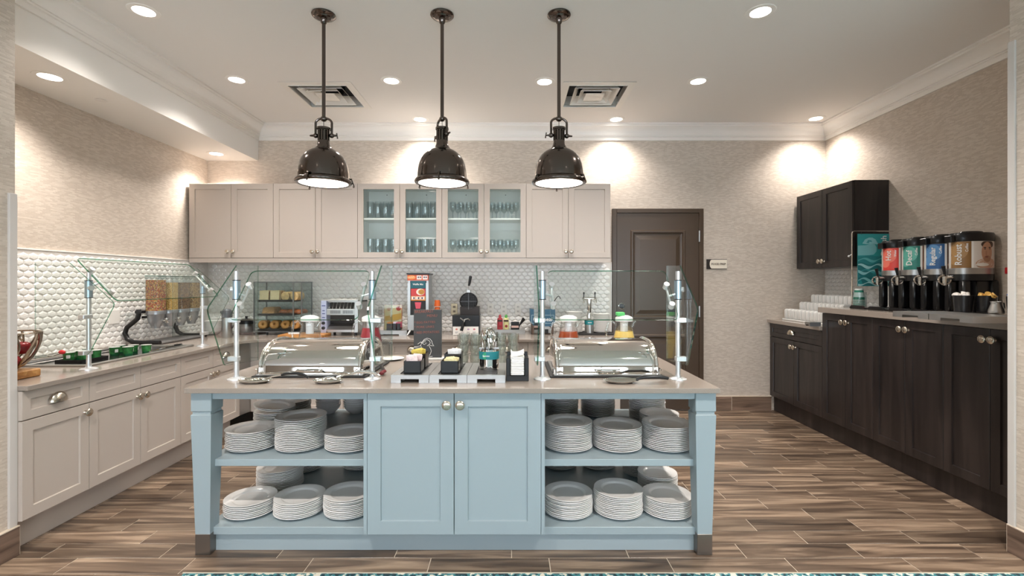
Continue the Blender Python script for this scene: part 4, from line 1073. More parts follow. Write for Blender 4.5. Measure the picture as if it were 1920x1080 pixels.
# ================================================================== left counter
t = thing('cold_well', 'dark drop-in cold well with pale rim in the left counter', 'cold well', (-2.89, 3.54, WT))
x0, x1, y0, y1 = -3.12, -2.69, 3.04, 4.06
MB().cbox(x0, y0, WT + .0005, x1, y0 + .03, WT + .012, .002).cbox(x0, y1 - .03, WT + .0005, x1, y1, WT + .012, .002).cbox(x0, y0 + .03, WT + .0005, x0 + .03, y1 - .03, WT + .012, .002).cbox(x1 - .03, y0 + .03, WT + .0005, x1, y1 - .03, WT + .012, .002).build('rim', M_STEEL, t)
MB().box(x0 + .03, y0 + .03, WT + .0005, x1 - .03, y1 - .03, WT + .003).build('well_floor', mat('dark_well_metal', '5b5a59', .16, .85), t, 0)
MB().cbox(x0 - .10, y0 - .10, WT + .0005, x0 - .03, y1, WT + .014, .003).build('black_rail', M_BLACK, t)
WF = WT + .0035
def yog():
    t = thing('yogurt_cup', '', 'yogurt')
    MB().lathe([(0, 0), (.026, 0), (.027, .012), (.028, .014)], 22).build('base_band', mat('dark_green_plastic', '12623a', .4), t, world=False)
    MB().lathe([(.0275, .0135), (.031, .058), (.034, .060), (.034, .062), (0, .062)], 22).build('cup_body', mat('green_yogurt_print', '2f7a3c', .4, noise=.6, nscale=45), t, world=False)
    MB().lathe([(.0345, .0615), (.035, .063), (0, .064)], 22).build('foil_lid', mat('foil_lid', 'd8dcd6', .3, .3), t, world=False)
    MB().prism([(-.010, 0), (.010, 0), (.010, .022), (-.010, .022)], (.0295, 0, .025), (0, 1, 0), (.10, 0, 1), .0015).build('label_patch', M_WPLAS, t, world=False)
    return t
KY = Kind(yog)
yp = [(-2.955, 3.20, 'in the black tray, nearest the post'), (-2.875, 3.23, 'in the black tray, front right'), (-2.955, 3.285, 'in the black tray, rear left'), (-2.875, 3.315, 'in the black tray, rear right'),
      (-3.03, 3.43, 'standing alone near the wall rail'), (-2.90, 3.50, 'front left of the loose cluster'), (-2.815, 3.52, 'front right of the loose cluster'), (-2.94, 3.60, 'rear left of the loose cluster'), (-2.855, 3.62, 'rear middle of the loose cluster'), (-2.765, 3.63, 'rear right of the loose cluster')]
for i, (x, y, w) in enumerate(yp): KY.put((x, y, WF + (.004 if i < 4 else 0)), 'green yogurt cup ' + w, (0, 0, random.uniform(-1, 1)))
b = MB().cbox(-3.0, 3.155, WF, -2.83, 3.36, WF + .004, .001)
for q in ((-3.003, 3.152, -2.998, 3.363), (-2.832, 3.152, -2.827, 3.363), (-3.0, 3.152, -2.83, 3.157), (-3.0, 3.358, -2.83, 3.363)): b.box(q[0], q[1], WF, q[2], q[3], WF + .022)
tag(b.build('yogurt_tray', M_BLACK, smooth=0), 'small black tray holding yogurt cups in the cold well', 'tray')
t = thing('tongs', 'metal tongs with red tips resting across the cold well rim', 'tongs', (-3.0, 3.2, WT))
MB().tube([(-3.15, 3.05, WT + .05), (-3.05, 3.15, WT + .06), (-2.93, 3.13, WT + .085)], .004, 8).tube([(-3.14, 3.06, WT + .045), (-3.04, 3.17, WT + .05), (-2.92, 3.14, WT + .08)], .004, 8).build('arm', M_CHROME, t)
MB().ball((-2.925, 3.12, WT + .083), (.022, .012, .014), 12, 8).build('tip', mat('red_tip', 'd6202c', .4), t)
for s_ in (0, 1):
    pass
t = thing('serving_tongs', 'long steel tongs with black handle at the far end of the cold well', 'tongs', (-2.78, 3.85, WT + .012))
MB().tube([(-2.72, 3.60, WT + .016), (-2.74, 3.80, WT + .022), (-2.77, 4.0, WT + .018)], .005, 8).build('arm', M_CHROME, t)
MB().tube([(-2.76, 3.93, WT + .022), (-2.775, 4.03, WT + .018)], .008, 8).build('handle', M_BLACK, t)
# fruit bowl on a wooden block
o = MB().cbox(-3.10, 2.50, WT + .0005, -2.70, 2.755, WT + .046, .006).build('wooden_riser', M_WOOD); tag(o, 'thick wooden block under the wire fruit bowl', 'board')
cx, cy, cz = -2.83, 2.665, WT + .047
t = thing('wire_fruit_bowl', 'woven silver wire fruit bowl on a wooden block at far left', 'bowl', (cx, cy, cz))
def bp_(a, h): 
    r = .055 + .103 * math.sin(h * PI / 2) ** .8 if h > 0 else .055
    return (cx + r * math.cos(a), cy + r * math.sin(a), cz + .006 + .20 * h ** 1.25)
b = MB()
for k in range(16):
    for sg in (1, -1):
        a0 = 2 * PI * k / 16
        b.tube([bp_(a0 + sg * .55 * math.sin(h * 3.0 + k) * .6 + sg * h * .35, h) for h in [j / 8 for j in range(9)]], .0058, 6)
b.tube([bp_(2 * PI * k / 40, 1) for k in range(40)], .0045, 6, closed=True); b.torus((cx, cy, cz + .005), .055, .005, 28, 6)
b.build('wire_basket', mat('aged_nickel', 'a39585', .25, 1.0), t)
def apple():
    t = thing('apple', '', 'apple')
    MB().lathe([(0, .012), (.016, .002), (.030, .010), (.038, .030), (.037, .048), (.028, .064), (.014, .068), (0, .060)], 20).build('flesh', mat('red_apple_skin', '8d1a22', .25, noise=.35, nscale=30), t, 60, False)
    MB().tube([(0, 0, .058), (.002, 0, .070), (.006, 0, .080)], .0016, 6).build('stem', mat('stem_brown', '4a3020', .8), t, world=False)
    return t
KA = Kind(apple)
for x, y, z, w in ((.055, .012, .030, 'low right in the wire bowl'), (-.045, .03, .030, 'low left in the wire bowl'), (.078, -.035, .105, 'high right in the wire bowl'), (-.022, -.005, .108, 'middle of the wire bowl'), (.033, .080, .100, 'high rear in the wire bowl')):
    KA.put((cx + x * .9, cy + y, cz + z - .02), 'red apple, ' + w, (random.uniform(-.4, .4), random.uniform(-.4, .4), 0))
o = MB().ball((0, 0, .036), .037, 20, 14).build('orange', mat('orange_peel', 'd97a24', .45, noise=.1, nscale=150, bump=.3)); o.location = (cx + .002, cy - .050, cz + .010); tag(o, 'orange near the bottom of the wire fruit bowl', 'orange')
# cereal dispenser
t = thing('cereal_dispenser', 'four-canister cereal dispenser on an S-shaped black stand by the left wall', 'cereal dispenser', (-3.10, 4.43, WT))
for yy in (4.12, 4.74):
    pts = [(-3.02, yy, WT + .0205), (-3.20, yy, WT + .0205), (-3.25, yy, WT + .024), (-3.30, yy, WT + .05), (-3.322, yy, WT + .10), (-3.305, yy, WT + .15), (-3.25, yy, WT + .195), (-3.215, yy, WT + .225), (-3.205, yy, WT + .26), (-3.205, yy, WT + .305)]
    MB().tube(pts, .019, 12).build('s_frame', M_BLACK, t)
MB().cbox(-3.27, 4.14, WT + .004, -3.03, 4.72, WT + .020, .003).build('base_tray', mat('grey_tray', '7c7c7c', .4, .3), t)
MB().cbox(-3.225, 4.10, WT + .272, -3.165, 4.76, WT + .296, .003).build('support_bar', M_BLACK, t)
fills = (['a8443a', 'c98a4c', 'b09a58', '7d5a5a', 'b8705a', 'd2b07c'], ['d9b061', 'c99a48', 'e2c07a', 'b8863a'], ['6b4a30', '8a6440', '4f3624', 'a07a50'], ['b08a58', '8f6c42', 'caa570', '745534'])
for i in range(4):
    yy = 4.195 + i * .155; x = -3.112
    c = MB(); hw, hd = .060, .060
    zb, zt_ = WT + .290, WT + .590
    b = MB(); b.prism(rrect(2 * hw, 2 * hd, .02), (x - hw, yy - hd, (zb + zt_) / 2), (1, 0, 0), (0, 1, 0), zt_ - zb)
    cn = b.build('canister', M_PLEX, t, 40)
    b = MB(); ht = .268 if i == 0 else .245
    b.prism(rrect(2 * hw - .008, 2 * hd - .008, .018), (x - hw + .004, yy - hd + .004, zb + .002 + ht / 2), (1, 0, 0), (0, 1, 0), ht)
    b.build('cereal', cereal('cereal_mix_%d' % i, fills[i], 130 if i == 0 else 170), cn, 40)
    MB().prism(rrect(2 * hw + .006, 2 * hd + .006, .022), (x - hw - .003, yy - hd - .003, zt_ + .004), (1, 0, 0), (0, 1, 0), .008).build('lid', thin_glass('teal_acrylic', 'b7cfcb', 1.4), cn, 40)
    MB().lathe([(0, .292), (.070, .292), (.072, .286), (.072, .262), (.064, .254), (.060, .215), (.054, .190), (.040, .165), (.034, .150), (.034, .140), (0, .140)], 28, c=(x, yy, WT)).build('funnel', mat('silver_plastic', '9ea1a5', .3, .7), t, 40)
    MB().cbox(x - .09, yy - .05, WT + .228, x - .055, yy + .05, WT + .246, .003).build('funnel_bracket', M_BLACK, t)
    k = MB().cyl((x + .05, yy, WT + .205), (x + .095, yy, WT + .205), .007, n=10)
    for q in range(4):
        a = q * PI / 4; k.cyl((x + .093, yy + .028 * math.cos(a), WT + .205 + .028 * math.sin(a)), (x + .093, yy - .028 * math.cos(a), WT + .205 - .028 * math.sin(a)), .004, n=8)
    k.build('turn_knob', M_CHROME, t)

# ================================================================== back counter
def at(px, d): return wx(px, d)
M_STEELD = mat('dark_steel', '6d6b69', .3, 1.0)
# far left corner: bowls, carafe, crock
KSB = Kind(plate_fn(.088, 'side_plate'))
def corner_bowl():
    pr = [(0, .002), (.036, .002), (.038, 0), (.046, .003), (.070, .022), (.092, .040), (.094, .043), (.091, .043), (.068, .026), (.044, .009), (0, .008)]
    return tag(MB().lathe(pr, 32).build('soup_bowl', M_PORC, smooth=40), '', 'bowl')
KCB = Kind(corner_bowl)
for i in range(7): KCB.put((-3.09, 4.96, WT + .0005 + i * .017), 'white soup bowl, %s from the bottom, beside the thermal carafe' % ORD[i + 1])
x, y = at(425.5, 4.70), 4.70
t = thing('thermal_carafe', 'brushed steel thermal carafe with dark grey top in the back left corner', 'carafe', (x, y, WT))
MB().lathe([(0, 0), (.044, 0), (.046, .004), (.046, .19), (.043, .20), (0, .20)], 28, c=(x, y, WT)).build('body', M_STEEL, t)
top = MB().lathe([(.046, .196), (.047, .205), (.047, .25), (.040, .268), (.025, .278), (0, .280)], 28, c=(x, y, WT)); top.cbox(x - .062, y - .014, WT + .235, x - .03, y + .014, WT + .262, .006)
top.build('lid', mat('charcoal_plastic', '4a4c52', .4), t)
MB().tube([(x + .043, y, WT + .24), (x + .075, y, WT + .235), (x + .08, y, WT + .14), (x + .045, y, WT + .09)], .007, 10).build('handle', M_BLACK, t)
x, y = -2.80, 5.06
o = MB().cbox(-2.98, 4.92, WT + .0005, -2.66, 5.2, WT + .018, .004).build('serving_tray', mat('dark_red_tray', '3a1f1f', .3)); tag(o, 'dark red-brown tray under the round crock in the back left corner', 'tray')
t = thing('round_crock', 'small steel crock with black lid on the dark red tray', 'crock', (x, y, WT + .018))
MB().lathe([(0, 0), (.066, 0), (.068, .004), (.068, .085), (0, .085)], 28, c=(x, y, WT + .0185)).build('body', M_STEEL, t)
MB().lathe([(0, .085), (.072, .085), (.072, .105), (.066, .125), (.04, .138), (.012, .140), (.012, .155), (.016, .165), (0, .168)], 28, c=(x, y, WT + .0185)).build('lid', M_BLACK, t)

# bread display case
cx0, cx1, cy0, cy1, cz0, cz1 = -2.640, -2.145, 4.90, 5.16, WT + .03, 1.416
t = thing('bread_case', 'clear acrylic bread display case with grey frame on the back counter', 'display case', ((cx0 + cx1) / 2, 5.03, WT))
M_FR = mat('grey_case_frame', '6f7275', .35, .6)
b = MB(); e = .010
for x in (cx0, cx1 - e):
    for y in (cy0, cy1 - e): b.box(x, y, cz0, x + e, y + e, cz1)
for z in (cz0, cz1 - e):
    for y in (cy0, cy1 - e): b.box(cx0 + e, y, z, cx1 - e, y + e, z + e)
    for x in (cx0, cx1 - e): b.box(x, cy0 + e, z, x + e, cy1 - e, z + e)
b.box(cx0 + .40, cy0, cz0 + e, cx0 + .412, cy0 + e, cz1 - e)
b.build('frame', M_FR, t, 0)
for x in (cx0 + .02, cx1 - .02):
    for y in (cy0 + .02, cy1 - .02): MB().cyl((x, y, WT + .0005), (x, y, cz0), .010, n=10).build('foot', M_BLACK, t)
MB().box(cx0 + .002, cy0 + .010, cz0 + .01, cx0 + .005, cy1 - .01, cz1 - .01).box(cx1 - .005, cy0 + .010, cz0 + .01, cx1 - .002, cy1 - .01, cz1 - .01).box(cx0 + .01, cy1 - .006, cz0 + .01, cx1 - .01, cy1 - .003, cz1 - .01).box(cx0 + .01, cy0 + .01, cz1 - .005, cx1 - .01, cy1 - .01, cz1 - .002).build('acrylic_wall', M_PLEX, t, 0)
MB().box(cx0 + .01, cy0 + .003, cz0 + .01, cx0 + .40, cy0 + .006, cz1 - .01).build('acrylic_door', M_PLEX, t, 0)
SHE = (.925, 1.082, 1.222)
for z in SHE: MB().cbox(cx0 + .04, cy0 + .015, z - .012, cx0 + .405, cy1 - .02, z, .003).cbox(cx0 + .035, cy0 + .012, z - .014, cx0 + .41, cy0 + .020, z + .008, .002).build('shelf_tray', M_BLACK, t, 0)
MB().box(cx0 + .005, cy0 + .01, cz0, cx1 - .005, cy1 - .01, cz0 + .006).build('case_floor', M_FR, t, 0)
M_CRUST, M_CRUMB = mat('golden_crust', 'a86a30', .6, noise=.35, nscale=40, bump=.3), mat('pale_crumb', 'e6cfa4', .8, noise=.12, nscale=80)
def slice_fn():
    b = MB(); b.prism([(-.046, 0), (.046, 0), (.046, .075), (.050, .088), (.044, .100), (.0, .104), (-.044, .100), (-.050, .088), (-.046, .075)], (0, 0, 0), (1, 0, 0), (0, 0, 1), .013, 1)
    return tag(b.build('bread_slice', [M_CRUMB, M_CRUST]), '', 'bread')
KB = Kind(slice_fn)
for c_, x in enumerate((at(496, 4.95), at(516.5, 4.95))):
    for i in range(6): KB.put((x + random.uniform(-.003, .003), 4.945 + i * .018, SHE[2] + .0005), 'slice of bread, %s from front in the %s loaf on the top tray' % (ORD[i + 1], ('left', 'right')[c_]), (R(-4), 0, 0))
def muffin_fn():
    b = MB(); b.lathe([(0, 0), (.034, 0), (.044, .005), (.045, .016), (.042, .023), (.030, .026), (0, .026)], 24, Matrix.Translation((0, 0, .045)) @ Matrix.Rotation(PI / 2, 4, 'X'))
    m = mat('english_muffin_face', 'e0bb82', .75, noise=.4, nscale=35, bump=.2)
    return tag(b.build('english_muffin', m), '', 'muffin')
KM = Kind(muffin_fn)
for c_, x in enumerate((at(535.5, 4.95), at(553, 4.95))):
    for i in range(5): KM.put((x, 4.960 + i * .032, SHE[2] + .0005), 'english muffin, %s from front in the %s row on the top tray' % (ORD[i + 1], ('left', 'right')[c_]))
M_RAIS = mat('raisin_bread_crumb', 'b88a58', .8, noise=.5, nscale=60, bump=.2)
def raisin_fn():
    b = MB(); b.prism([(-.062, 0), (.062, 0), (.060, .05), (.045, .068), (-.045, .068), (-.060, .05)], (0, 0, 0), (1, 0, 0), (0, 0, 1), .015, 1)
    return tag(b.build('raisin_bread_slice', [M_RAIS, M_CRUST]), '', 'bread')
KR = Kind(raisin_fn)
for i in range(6): KR.put((at(503, 4.95) + i * .004, 4.948 + i * .019, SHE[1] + .0045), 'raisin bread slice, %s from front on the middle tray' % ORD[i + 1], (R(-22), 0, 0))
def danish_fn():
    b = MB().lathe([(0, 0), (.036, .002), (.045, .014), (.044, .028), (.034, .040), (.018, .046), (0, .040)], 22)
    return tag(b.build('danish_pastry', mat('glazed_pastry', '96552c', .3, noise=.5, nscale=45, bump=.3)), '', 'pastry')
KDa = Kind(danish_fn)
for r in range(2):
    for i in range(3): KDa.put((at(531, 4.95) + i * .082 - .0, 4.965 + r * .09, SHE[1] + .0005), 'glazed round pastry, %s from left in the %s row on the middle tray' % (ORD[i + 1], ('front', 'rear')[r]))
def bagel_fn():
    M = Matrix.Translation((0, 0, .044)) @ Matrix.Rotation(R(72), 4, 'X')
    pr = [(.028 + .021 * math.cos(2 * PI * k / 12), .016 * math.sin(2 * PI * k / 12)) for k in range(12)]
    return tag(MB().lathe(pr, 26, M, closed=True).build('bagel', mat('baked_bagel', 'c68d4a', .4, noise=.3, nscale=28, bump=.15, rnd=.15), smooth=60), '', 'bagel')
KBg = Kind(bagel_fn)
for r in range(2):
    for i, px in enumerate((493, 515, 535.5, 554)): KBg.put((at(px, 4.96), 4.957 + r * .075, SHE[0] + .0015 + .002), 'bagel, %s from left in the %s row on the lowest tray' % (ORD[i + 1], ('front', 'rear')[r]), (0, 0, random.uniform(-.2, .2)))

# wood board with knife
t = thing('cutting_board', 'maple cutting board in front of the bread case', 'board', (-2.03, 4.72, WT))
MB().prism([(-2.26, 4.63), (-1.83, 4.63), (-1.83, 4.86), (-2.26, 4.86)], (0, 0, WT + .0155), (1, 0, 0), (0, 1, 0), .030).build('board', M_WOOD, t, 0)
for z in (.010,): MB().box(-2.262, 4.632, WT + .012, -1.828, 4.858, WT + .016).build('groove', mat('groove_wood', '8a5a2c', .6), t, 0)
t = thing('bread_knife', 'bread knife with white handle lying on the cutting board', 'knife', (-2.1, 4.70, WT + .031))
MB().cbox(-2.19, 4.690, WT + .0315, -2.08, 4.708, WT + .048, .004).build('handle', M_WPLAS, t)
MB().prism([(0, -.012), (.19, -.012), (.20, .0), (.16, .012), (0, .012)], (-2.08, 4.70, WT + .038), (1, 0, 0), (0, 1, 0), .002).build('blade', M_CHROME, t)

# conveyor toaster
x0, x1, y0, y1, z0, z1 = -1.925, -1.555, 4.84, 5.16, WT + .035, 1.223
t = thing('conveyor_toaster', 'steel conveyor toaster with a wire feed rack on the back counter', 'toaster', ((x0 + x1) / 2, 5.0, WT))
pw = .055
b = MB().cbox(x0 + pw, y0 + .03, z1 - .018, x1, y1, z1, .003).box(x1 - .032, y0, z0, x1, y1, z1 - .002).box(x0 + pw, y1 - .02, z0, x1 - .03, y1, z1 - .01).box(x0 + pw, y0 + .02, z0, x1 - .03, y1, z0 + .02)
b.cbox(x0 + pw, y0, z1 - .145, x1 - .031, y0 + .03, z1 - .083, .003); b.cbox(x0 - .004, y0 - .004, z1 - .003, x1 + .004, y0 + .05, z1 + .010, .003)
b.build('housing', M_STEEL, t, 0)
MB().box(x0 + pw, y0 + .10, z0 + .02, x1 - .032, y0 + .11, z1 - .02).build('dark_interior', mat('oven_interior', '2a2624', .6), t, 0)
MB().cbox(x0, y0 - .006, z0 - .004, x0 + pw, y1, z1, .003).build('control_panel', mat('pale_blue_panel', 'b9c0dd', .4), t, 0)
for zz in (z0 + .045, z0 + .095):
    MB().lathe([(0, 0), (.017, 0), (.016, .014), (0, .016)], 18, Matrix.Translation((x0 + pw / 2, y0 - .006, zz)) @ Matrix.Rotation(PI / 2, 4, 'X')).build('dial', M_BLACK, t)
b = MB()
for zz, w_ in ((z1 - .05, .018), (z1 - .10, .012), (z1 - .13, .014), (z0 + .15, .015), (z0 + .125, .01)): b.box(x0 + pw / 2 - w_, y0 - .0075, zz - .005, x0 + pw / 2 + w_, y0 - .006, zz + .005)
b.build('panel_print', mat('panel_print_blue', '4a558f', .5), t, 0)
b = MB()
for k in range(22):
    if 9 < k < 12: continue
    xx = x0 + pw + .04 + k * .0105; b.box(xx, y0 - .001, z1 - .130, xx + .005, y0 + .001, z1 - .098)
b.build('vent_slot', M_BLACK, t, 0)
b = MB()
for k in range(8):
    xx = x0 + pw + .022 + k * .036; b.tube([(xx, y0 + .005, z1 - .080), (xx - .006, y0 + .06, z1 - .02), (xx - .008, y0 + .09, z1 + .012)], .0022, 6)
b.tube([(x0 + pw + .01, y0 + .085, z1 + .012), (x1 - .04, y0 + .085, z1 + .012)], .0025, 6).build('feed_rack', M_STEEL, t)
MB().prism([(0, 0), (.255, 0), (.255, .12), (0, .12)], (x0 + pw + .005, y0 - .02, z0 + .028), (1, 0, 0), (0, .9, .43), .003).box(x0 + pw, y0 - .004, z0 + .01, x1 - .032, y0 + .002, z0 + .028).build('toast_chute', M_STEEL, t, 0)
for x in (x0 + .03, x1 - .03):
    for y in (y0 + .03, y1 - .03): MB().lathe([(0, 0), (.014, 0), (.012, .03), (0, .032)], 12, c=(x, y, WT + .0005)).build('foot', M_BLACK, t)

# small card and poster tray
o = MB().cbox(at(709, 4.92), 4.92, WT + .0005, at(715, 4.92) + .02, 4.935, hz(613, 4.92), .002).build('table_card', mat('blush_card', 'ead7d2', .7)); tag(o, 'small blush card standing behind the red juice pitcher', 'card')
t = thing('steel_stand', 'wide steel stand under the breakfast poster', 'tray', (-1.19, 5.0, WT))
MB().prism([(0, 0), (.045, 0), (.045, .012), (.25, .012), (.25, 0), (.33, 0), (.33, .050), (0, .050)], (-1.400, 5.14, WT), (1, 0, 0), (0, 0, 1), .26, c=0).build('stand_body', M_STEEL, t, 0)
d = 5.04; x0, x1, z0, z1 = at(720.6, d), at(754, d), WT + .0505, hz(555.5 + 16, d)
t = thing('breakfast_poster', 'orange and cream breakfast poster in a clear stand', 'poster', ((x0 + x1) / 2, d, WT + .05))
MB().box(x0, d, z0, x1, d + .003, z1).build('poster_sheet', mat('poster_cream', 'ecd9a6', .6, noise=.12, nscale=12), t, 0)
M_OR = mat('poster_orange', 'd9622c', .6)
e = .006
MB().box(x0, d - .001, z0, x0 + e * .4, d, z1).box(x1 - e, d - .001, z0, x1, d, z1).box(x0, d - .001, z1 - e * .7, x1, d, z1).build('printed_border', M_OR, t, 0)
b = MB(); w, h = x1 - x0, z1 - z0
b.prism([(x0 + w * .27 + a, z1 - h * .17 + c_) for a, c_ in ring_pts(0, 0, .024, 16, .020)], (0, d - .0012, 0), (1, 0, 0), (0, 0, 1), .001); b.build('printed_bagel', mat('print_bagel', 'c98442', .6), t, 0)
b = MB(); b.prism([(x0 + w * .80 + a, z1 - h * .15 + c_) for a, c_ in ring_pts(0, 0, .026, 16, .024)], (0, d - .0012, 0), (1, 0, 0), (0, 0, 1), .001); b.build('printed_fruit', mat('print_fruit', 'c23d2e', .6), t, 0)
b = MB(); b.prism([(x0 + .008, z1 - h * .48), (x1 - .01, z1 - h * .34), (x1 - .01, z1 - h * .62), (x0 + .008, z1 - h * .66)], (0, d - .0012, 0), (1, 0, 0), (0, 0, 1), .001); b.build('printed_toast', mat('print_toast', 'e6b257', .6), t, 0)
MB().box(x0 - .004, d - .006, z0, x1 + .004, d - .004, z1 + .003).build('clear_sleeve', M_PLEX, t, 0)
for i, (a, c_) in enumerate(((726, 737), (737.5, 744.5), (745, 751.5))):
    dd = 4.945; xa, xb = at(a, dd), at(c_, dd)
    bin_(xa, xb - .002, 4.92, 5.0, .066, 'black jam bin, %s from left below the breakfast poster' % ORD[i + 1], WT + .0505)
    packets(xa, xb, 4.93, 4.99, WT + .054 + .022, .055, (('d98a3a',), ('c9c0d2',), ('b0566a',))[i], ('orange', 'lilac', 'berry red')[i] + ' jam packets below the breakfast poster', ('orange', 'lilac', 'berry red')[i] + ' jam packets', 5)

# waffle batter dispenser
x0, x1, y0, y1 = at(764, 4.9), at(803.5, 4.9), 4.90, 5.10
zt = hz(512, 4.9)
t = thing('batter_dispenser', 'tall waffle batter dispenser with orange and teal graphics', 'dispenser', ((x0 + x1) / 2, 5.0, WT))
w = x1 - x0
b = MB().cbox(x0, y0 + .012, WT + .045, x1, y1, zt - .016, .004); b.cbox(x0, y0, WT + .05, x1, y0 + .03, hz(592, 4.9), .003); b.box(x0, y0 + .002, hz(592, 4.9), x0 + w * .13, y0 + .02, zt - .1).box(x1 - w * .13, y0 + .002, hz(592, 4.9), x1, y0 + .02, zt - .1)
b.build('housing', M_STEEL, t, 0)
MB().cbox(x0 - .008, y0 - .012, zt - .016, x1 + .012, y1 + .01, zt, .003).build('cap', M_BLACK, t, 0)
MB().cbox(x0 + .01, y0 + .02, WT + .0005, x1 - .01, y1, WT + .048, .003).build('black_base', M_BLACK, t, 0)
def pzz(y): return hz(500 + y / 7.717, 4.9)
def pxx(x): return x0 + (x - 185) / 300 * w
def quad(name, xa, xb, ya, yb, col, y_=None, par=None):
    yy = y0 - .004 if y_ is None else y_
    return MB().cbox(pxx(xa), yy, pzz(yb), pxx(xb), yy + .006, pzz(ya), .0005).build(name, mat('print_' + col, col, .45), par or t, 0)
quad('header_panel', 185, 485, 118, 200, 'd2552e', y0 - .006)
b = MB(); b.prism([(pxx(243) + a, pzz(155) + c_) for a, c_ in ring_pts(0, 0, .043, 20, .020)], (0, y0 - .0066, 0), (1, 0, 0), (0, 0, 1), .0012); b.build('header_oval', mat('print_e9a05a', 'e99a58', .5), t, 0)
b = MB(); b.tube([(pxx(200 + k * 9), y0 - .0075, pzz(158 + 8 * math.sin(k * 2.2) - k)) for k in range(10)], .0016, 5); b.build('script_mark', M_PAPER, t)
for xa in (318, 402): quad('header_icon', xa, xa + 70, 128, 186, 'efe4e0', y0 - .0068)
for xa in (332, 360, 415, 443): quad('icon_mark', xa, xa + 20, 142, 165, '5a5060', y0 - .0074)
quad('side_black', 222, 452, 205, 700, '1d1a1a', y0 + .004)
quad('name_panel', 232, 440, 212, 312, '1d5c68', y0 - .002)
text('Waffle Mix', .024, M_WPLAS, t, (pxx(336), y0 - .003, pzz(256)), (PI / 2, 0, 0), bold=.0005)
quad('photo_panel', 235, 440, 318, 425, 'c93f42', y0 - .002)
b = MB(); b.prism([(pxx(370) + a, pzz(365) + c_) for a, c_ in ring_pts(0, 0, .043, 22, .034)], (0, y0 - .0026, 0), (1, 0, 0), (0, 0, 1), .0012); b.build('printed_plate', mat('print_plate', 'efe2d6', .5), t, 0)
b = MB(); b.prism([(pxx(385) + a, pzz(365) + c_) for a, c_ in ring_pts(0, 0, .032, 18, .027)], (0, y0 - .0032, 0), (1, 0, 0), (0, 0, 1), .0012); b.build('printed_waffle', mat('print_waffle', 'c58a3e', .5, noise=.4, nscale=90), t, 0)
quad('step_strip', 235, 440, 425, 492, 'd98c3e', y0 - .002)
for xa in (245, 308, 371): quad('step_icon', xa, xa + 56, 432, 476, 'e8dcd8', y0 - .0028)
for xa in (270, 335, 385): quad('step_mark', xa, xa + 18, 440, 470, '403030', y0 - .0034)
b = MB(); b.prism([(pxx(288), pzz(515)), (pxx(382), pzz(515)), (pxx(368), pzz(608)), (pxx(305), pzz(608))], (0, y0 - .001, 0), (1, 0, 0), (0, 0, 1), .0012); b.build('printed_cup', mat('print_cup', 'd8566a', .5), t, 0)
MB().tube([(pxx(230), y0 - .02, WT + .05), (pxx(215), y0 - .035, WT + .03), (pxx(195), y0 - .05, WT + .004)], [.008, .008, .005], 8).build('spout_lever', M_WPLAS, t)
# orange cups, mouth down
def ocup():
    t = thing('orange_cup', '', 'cup')
    MB().lathe([(.033, 0), (.0335, .002), (.026, .068), (.0, .068)], 22).build('cup_wall', mat('orange_paper', 'e0682a', .55), t, 40, False)
    MB().torus((0, 0, .002), .033, .002, 22, 6).build('white_rim', M_WPLAS, t, 60, False)
    return t
KO = Kind(ocup)
for i in range(5): KO.put((at(820, 5.0), 5.0, WT + .0005 + i * .0715), 'orange paper cup, mouth down, %s from the bottom of the stack behind the chalkboard' % ORD[i + 1])

# waffle iron
x0, x1, y0, y1 = at(848, 4.88), at(899.5, 4.88), 4.88, 5.10
xm = (x0 + x1) / 2; d = 4.9
t = thing('waffle_iron', 'open black rotary waffle iron on the back counter', 'waffle maker', (xm, 5.0, WT))
MB().cbox(x0, y0, WT + .006, x1, y1, hz(590.5, d), .005).build('base_box', M_BLACK, t, 0)
for x in (x0 + .03, x1 - .03): MB().cyl((x, y0 + .03, WT + .0005), (x, y0 + .03, WT + .008), .012, n=10).build('foot', M_BLACK, t)
MB().cbox(at(862.5, d), y0 + .03, hz(590.5, d) - .002, at(898, d), y1, hz(575, d), .004).build('iron_block', mat('dark_bronze_block', '2b2320', .35, .3), t, 0)
MB().box(at(849.5, d), y0 - .0015, hz(628, d), at(897.5, d), y0 - .0002, hz(612, d)).build('instruction_card', M_PAPER, t, 0)
for k, c_ in enumerate(('d9847a', 'e0a0a8', 'b9a3c0', 'cf7f8c')):
    xx = at(856.5 + k * 11, d)
    MB().prism(ring_pts(0, 0, .012, 10, .009), (xx, y0 - .002, hz(617, d)), (1, 0, 0), (0, 0, 1), .001).build('printed_step', mat('print_' + c_, c_, .7), t, 0)
    MB().box(xx - .016, y0 - .0022, hz(622.5, d), xx + .016, y0 - .0016, hz(621.6, d)).box(xx - .016, y0 - .0022, hz(624.5, d), xx + .010, y0 - .0016, hz(623.6, d)).build('printed_line', mat('print_grey', 'a9a3a8', .7), t, 0)
cxw, czw, rw = at(878.3, d), hz(565.3, d), .092
MX = Matrix.Translation((cxw, y0 + .045, czw)) @ Matrix.Rotation(PI / 2, 4, 'X')
MB().lathe([(0, -.03), (.080, -.03), (rw, -.018), (rw, .012), (rw - .006, .016), (rw - .010, .006), (0, .006)], 36, MX).build('grid_plate', M_BMATTE, t)
b = MB()
for ix in range(-4, 5):
    for iz in range(-4, 5):
        if ix == 0 or iz == 0: continue
        X, Z = ix * .0175 - math.copysign(.004, ix), iz * .0175 - math.copysign(.004, iz)
        if math.hypot(X, Z) < .074: b.cbox(cxw + X - .0052, y0 + .026, czw + Z - .0052, cxw + X + .0052, y0 + .040, czw + Z + .0052, .0015)
stuff(b.build('grid_stud', mat('grid_stud_metal', '3d3d3f', .35, .5), t, 0))
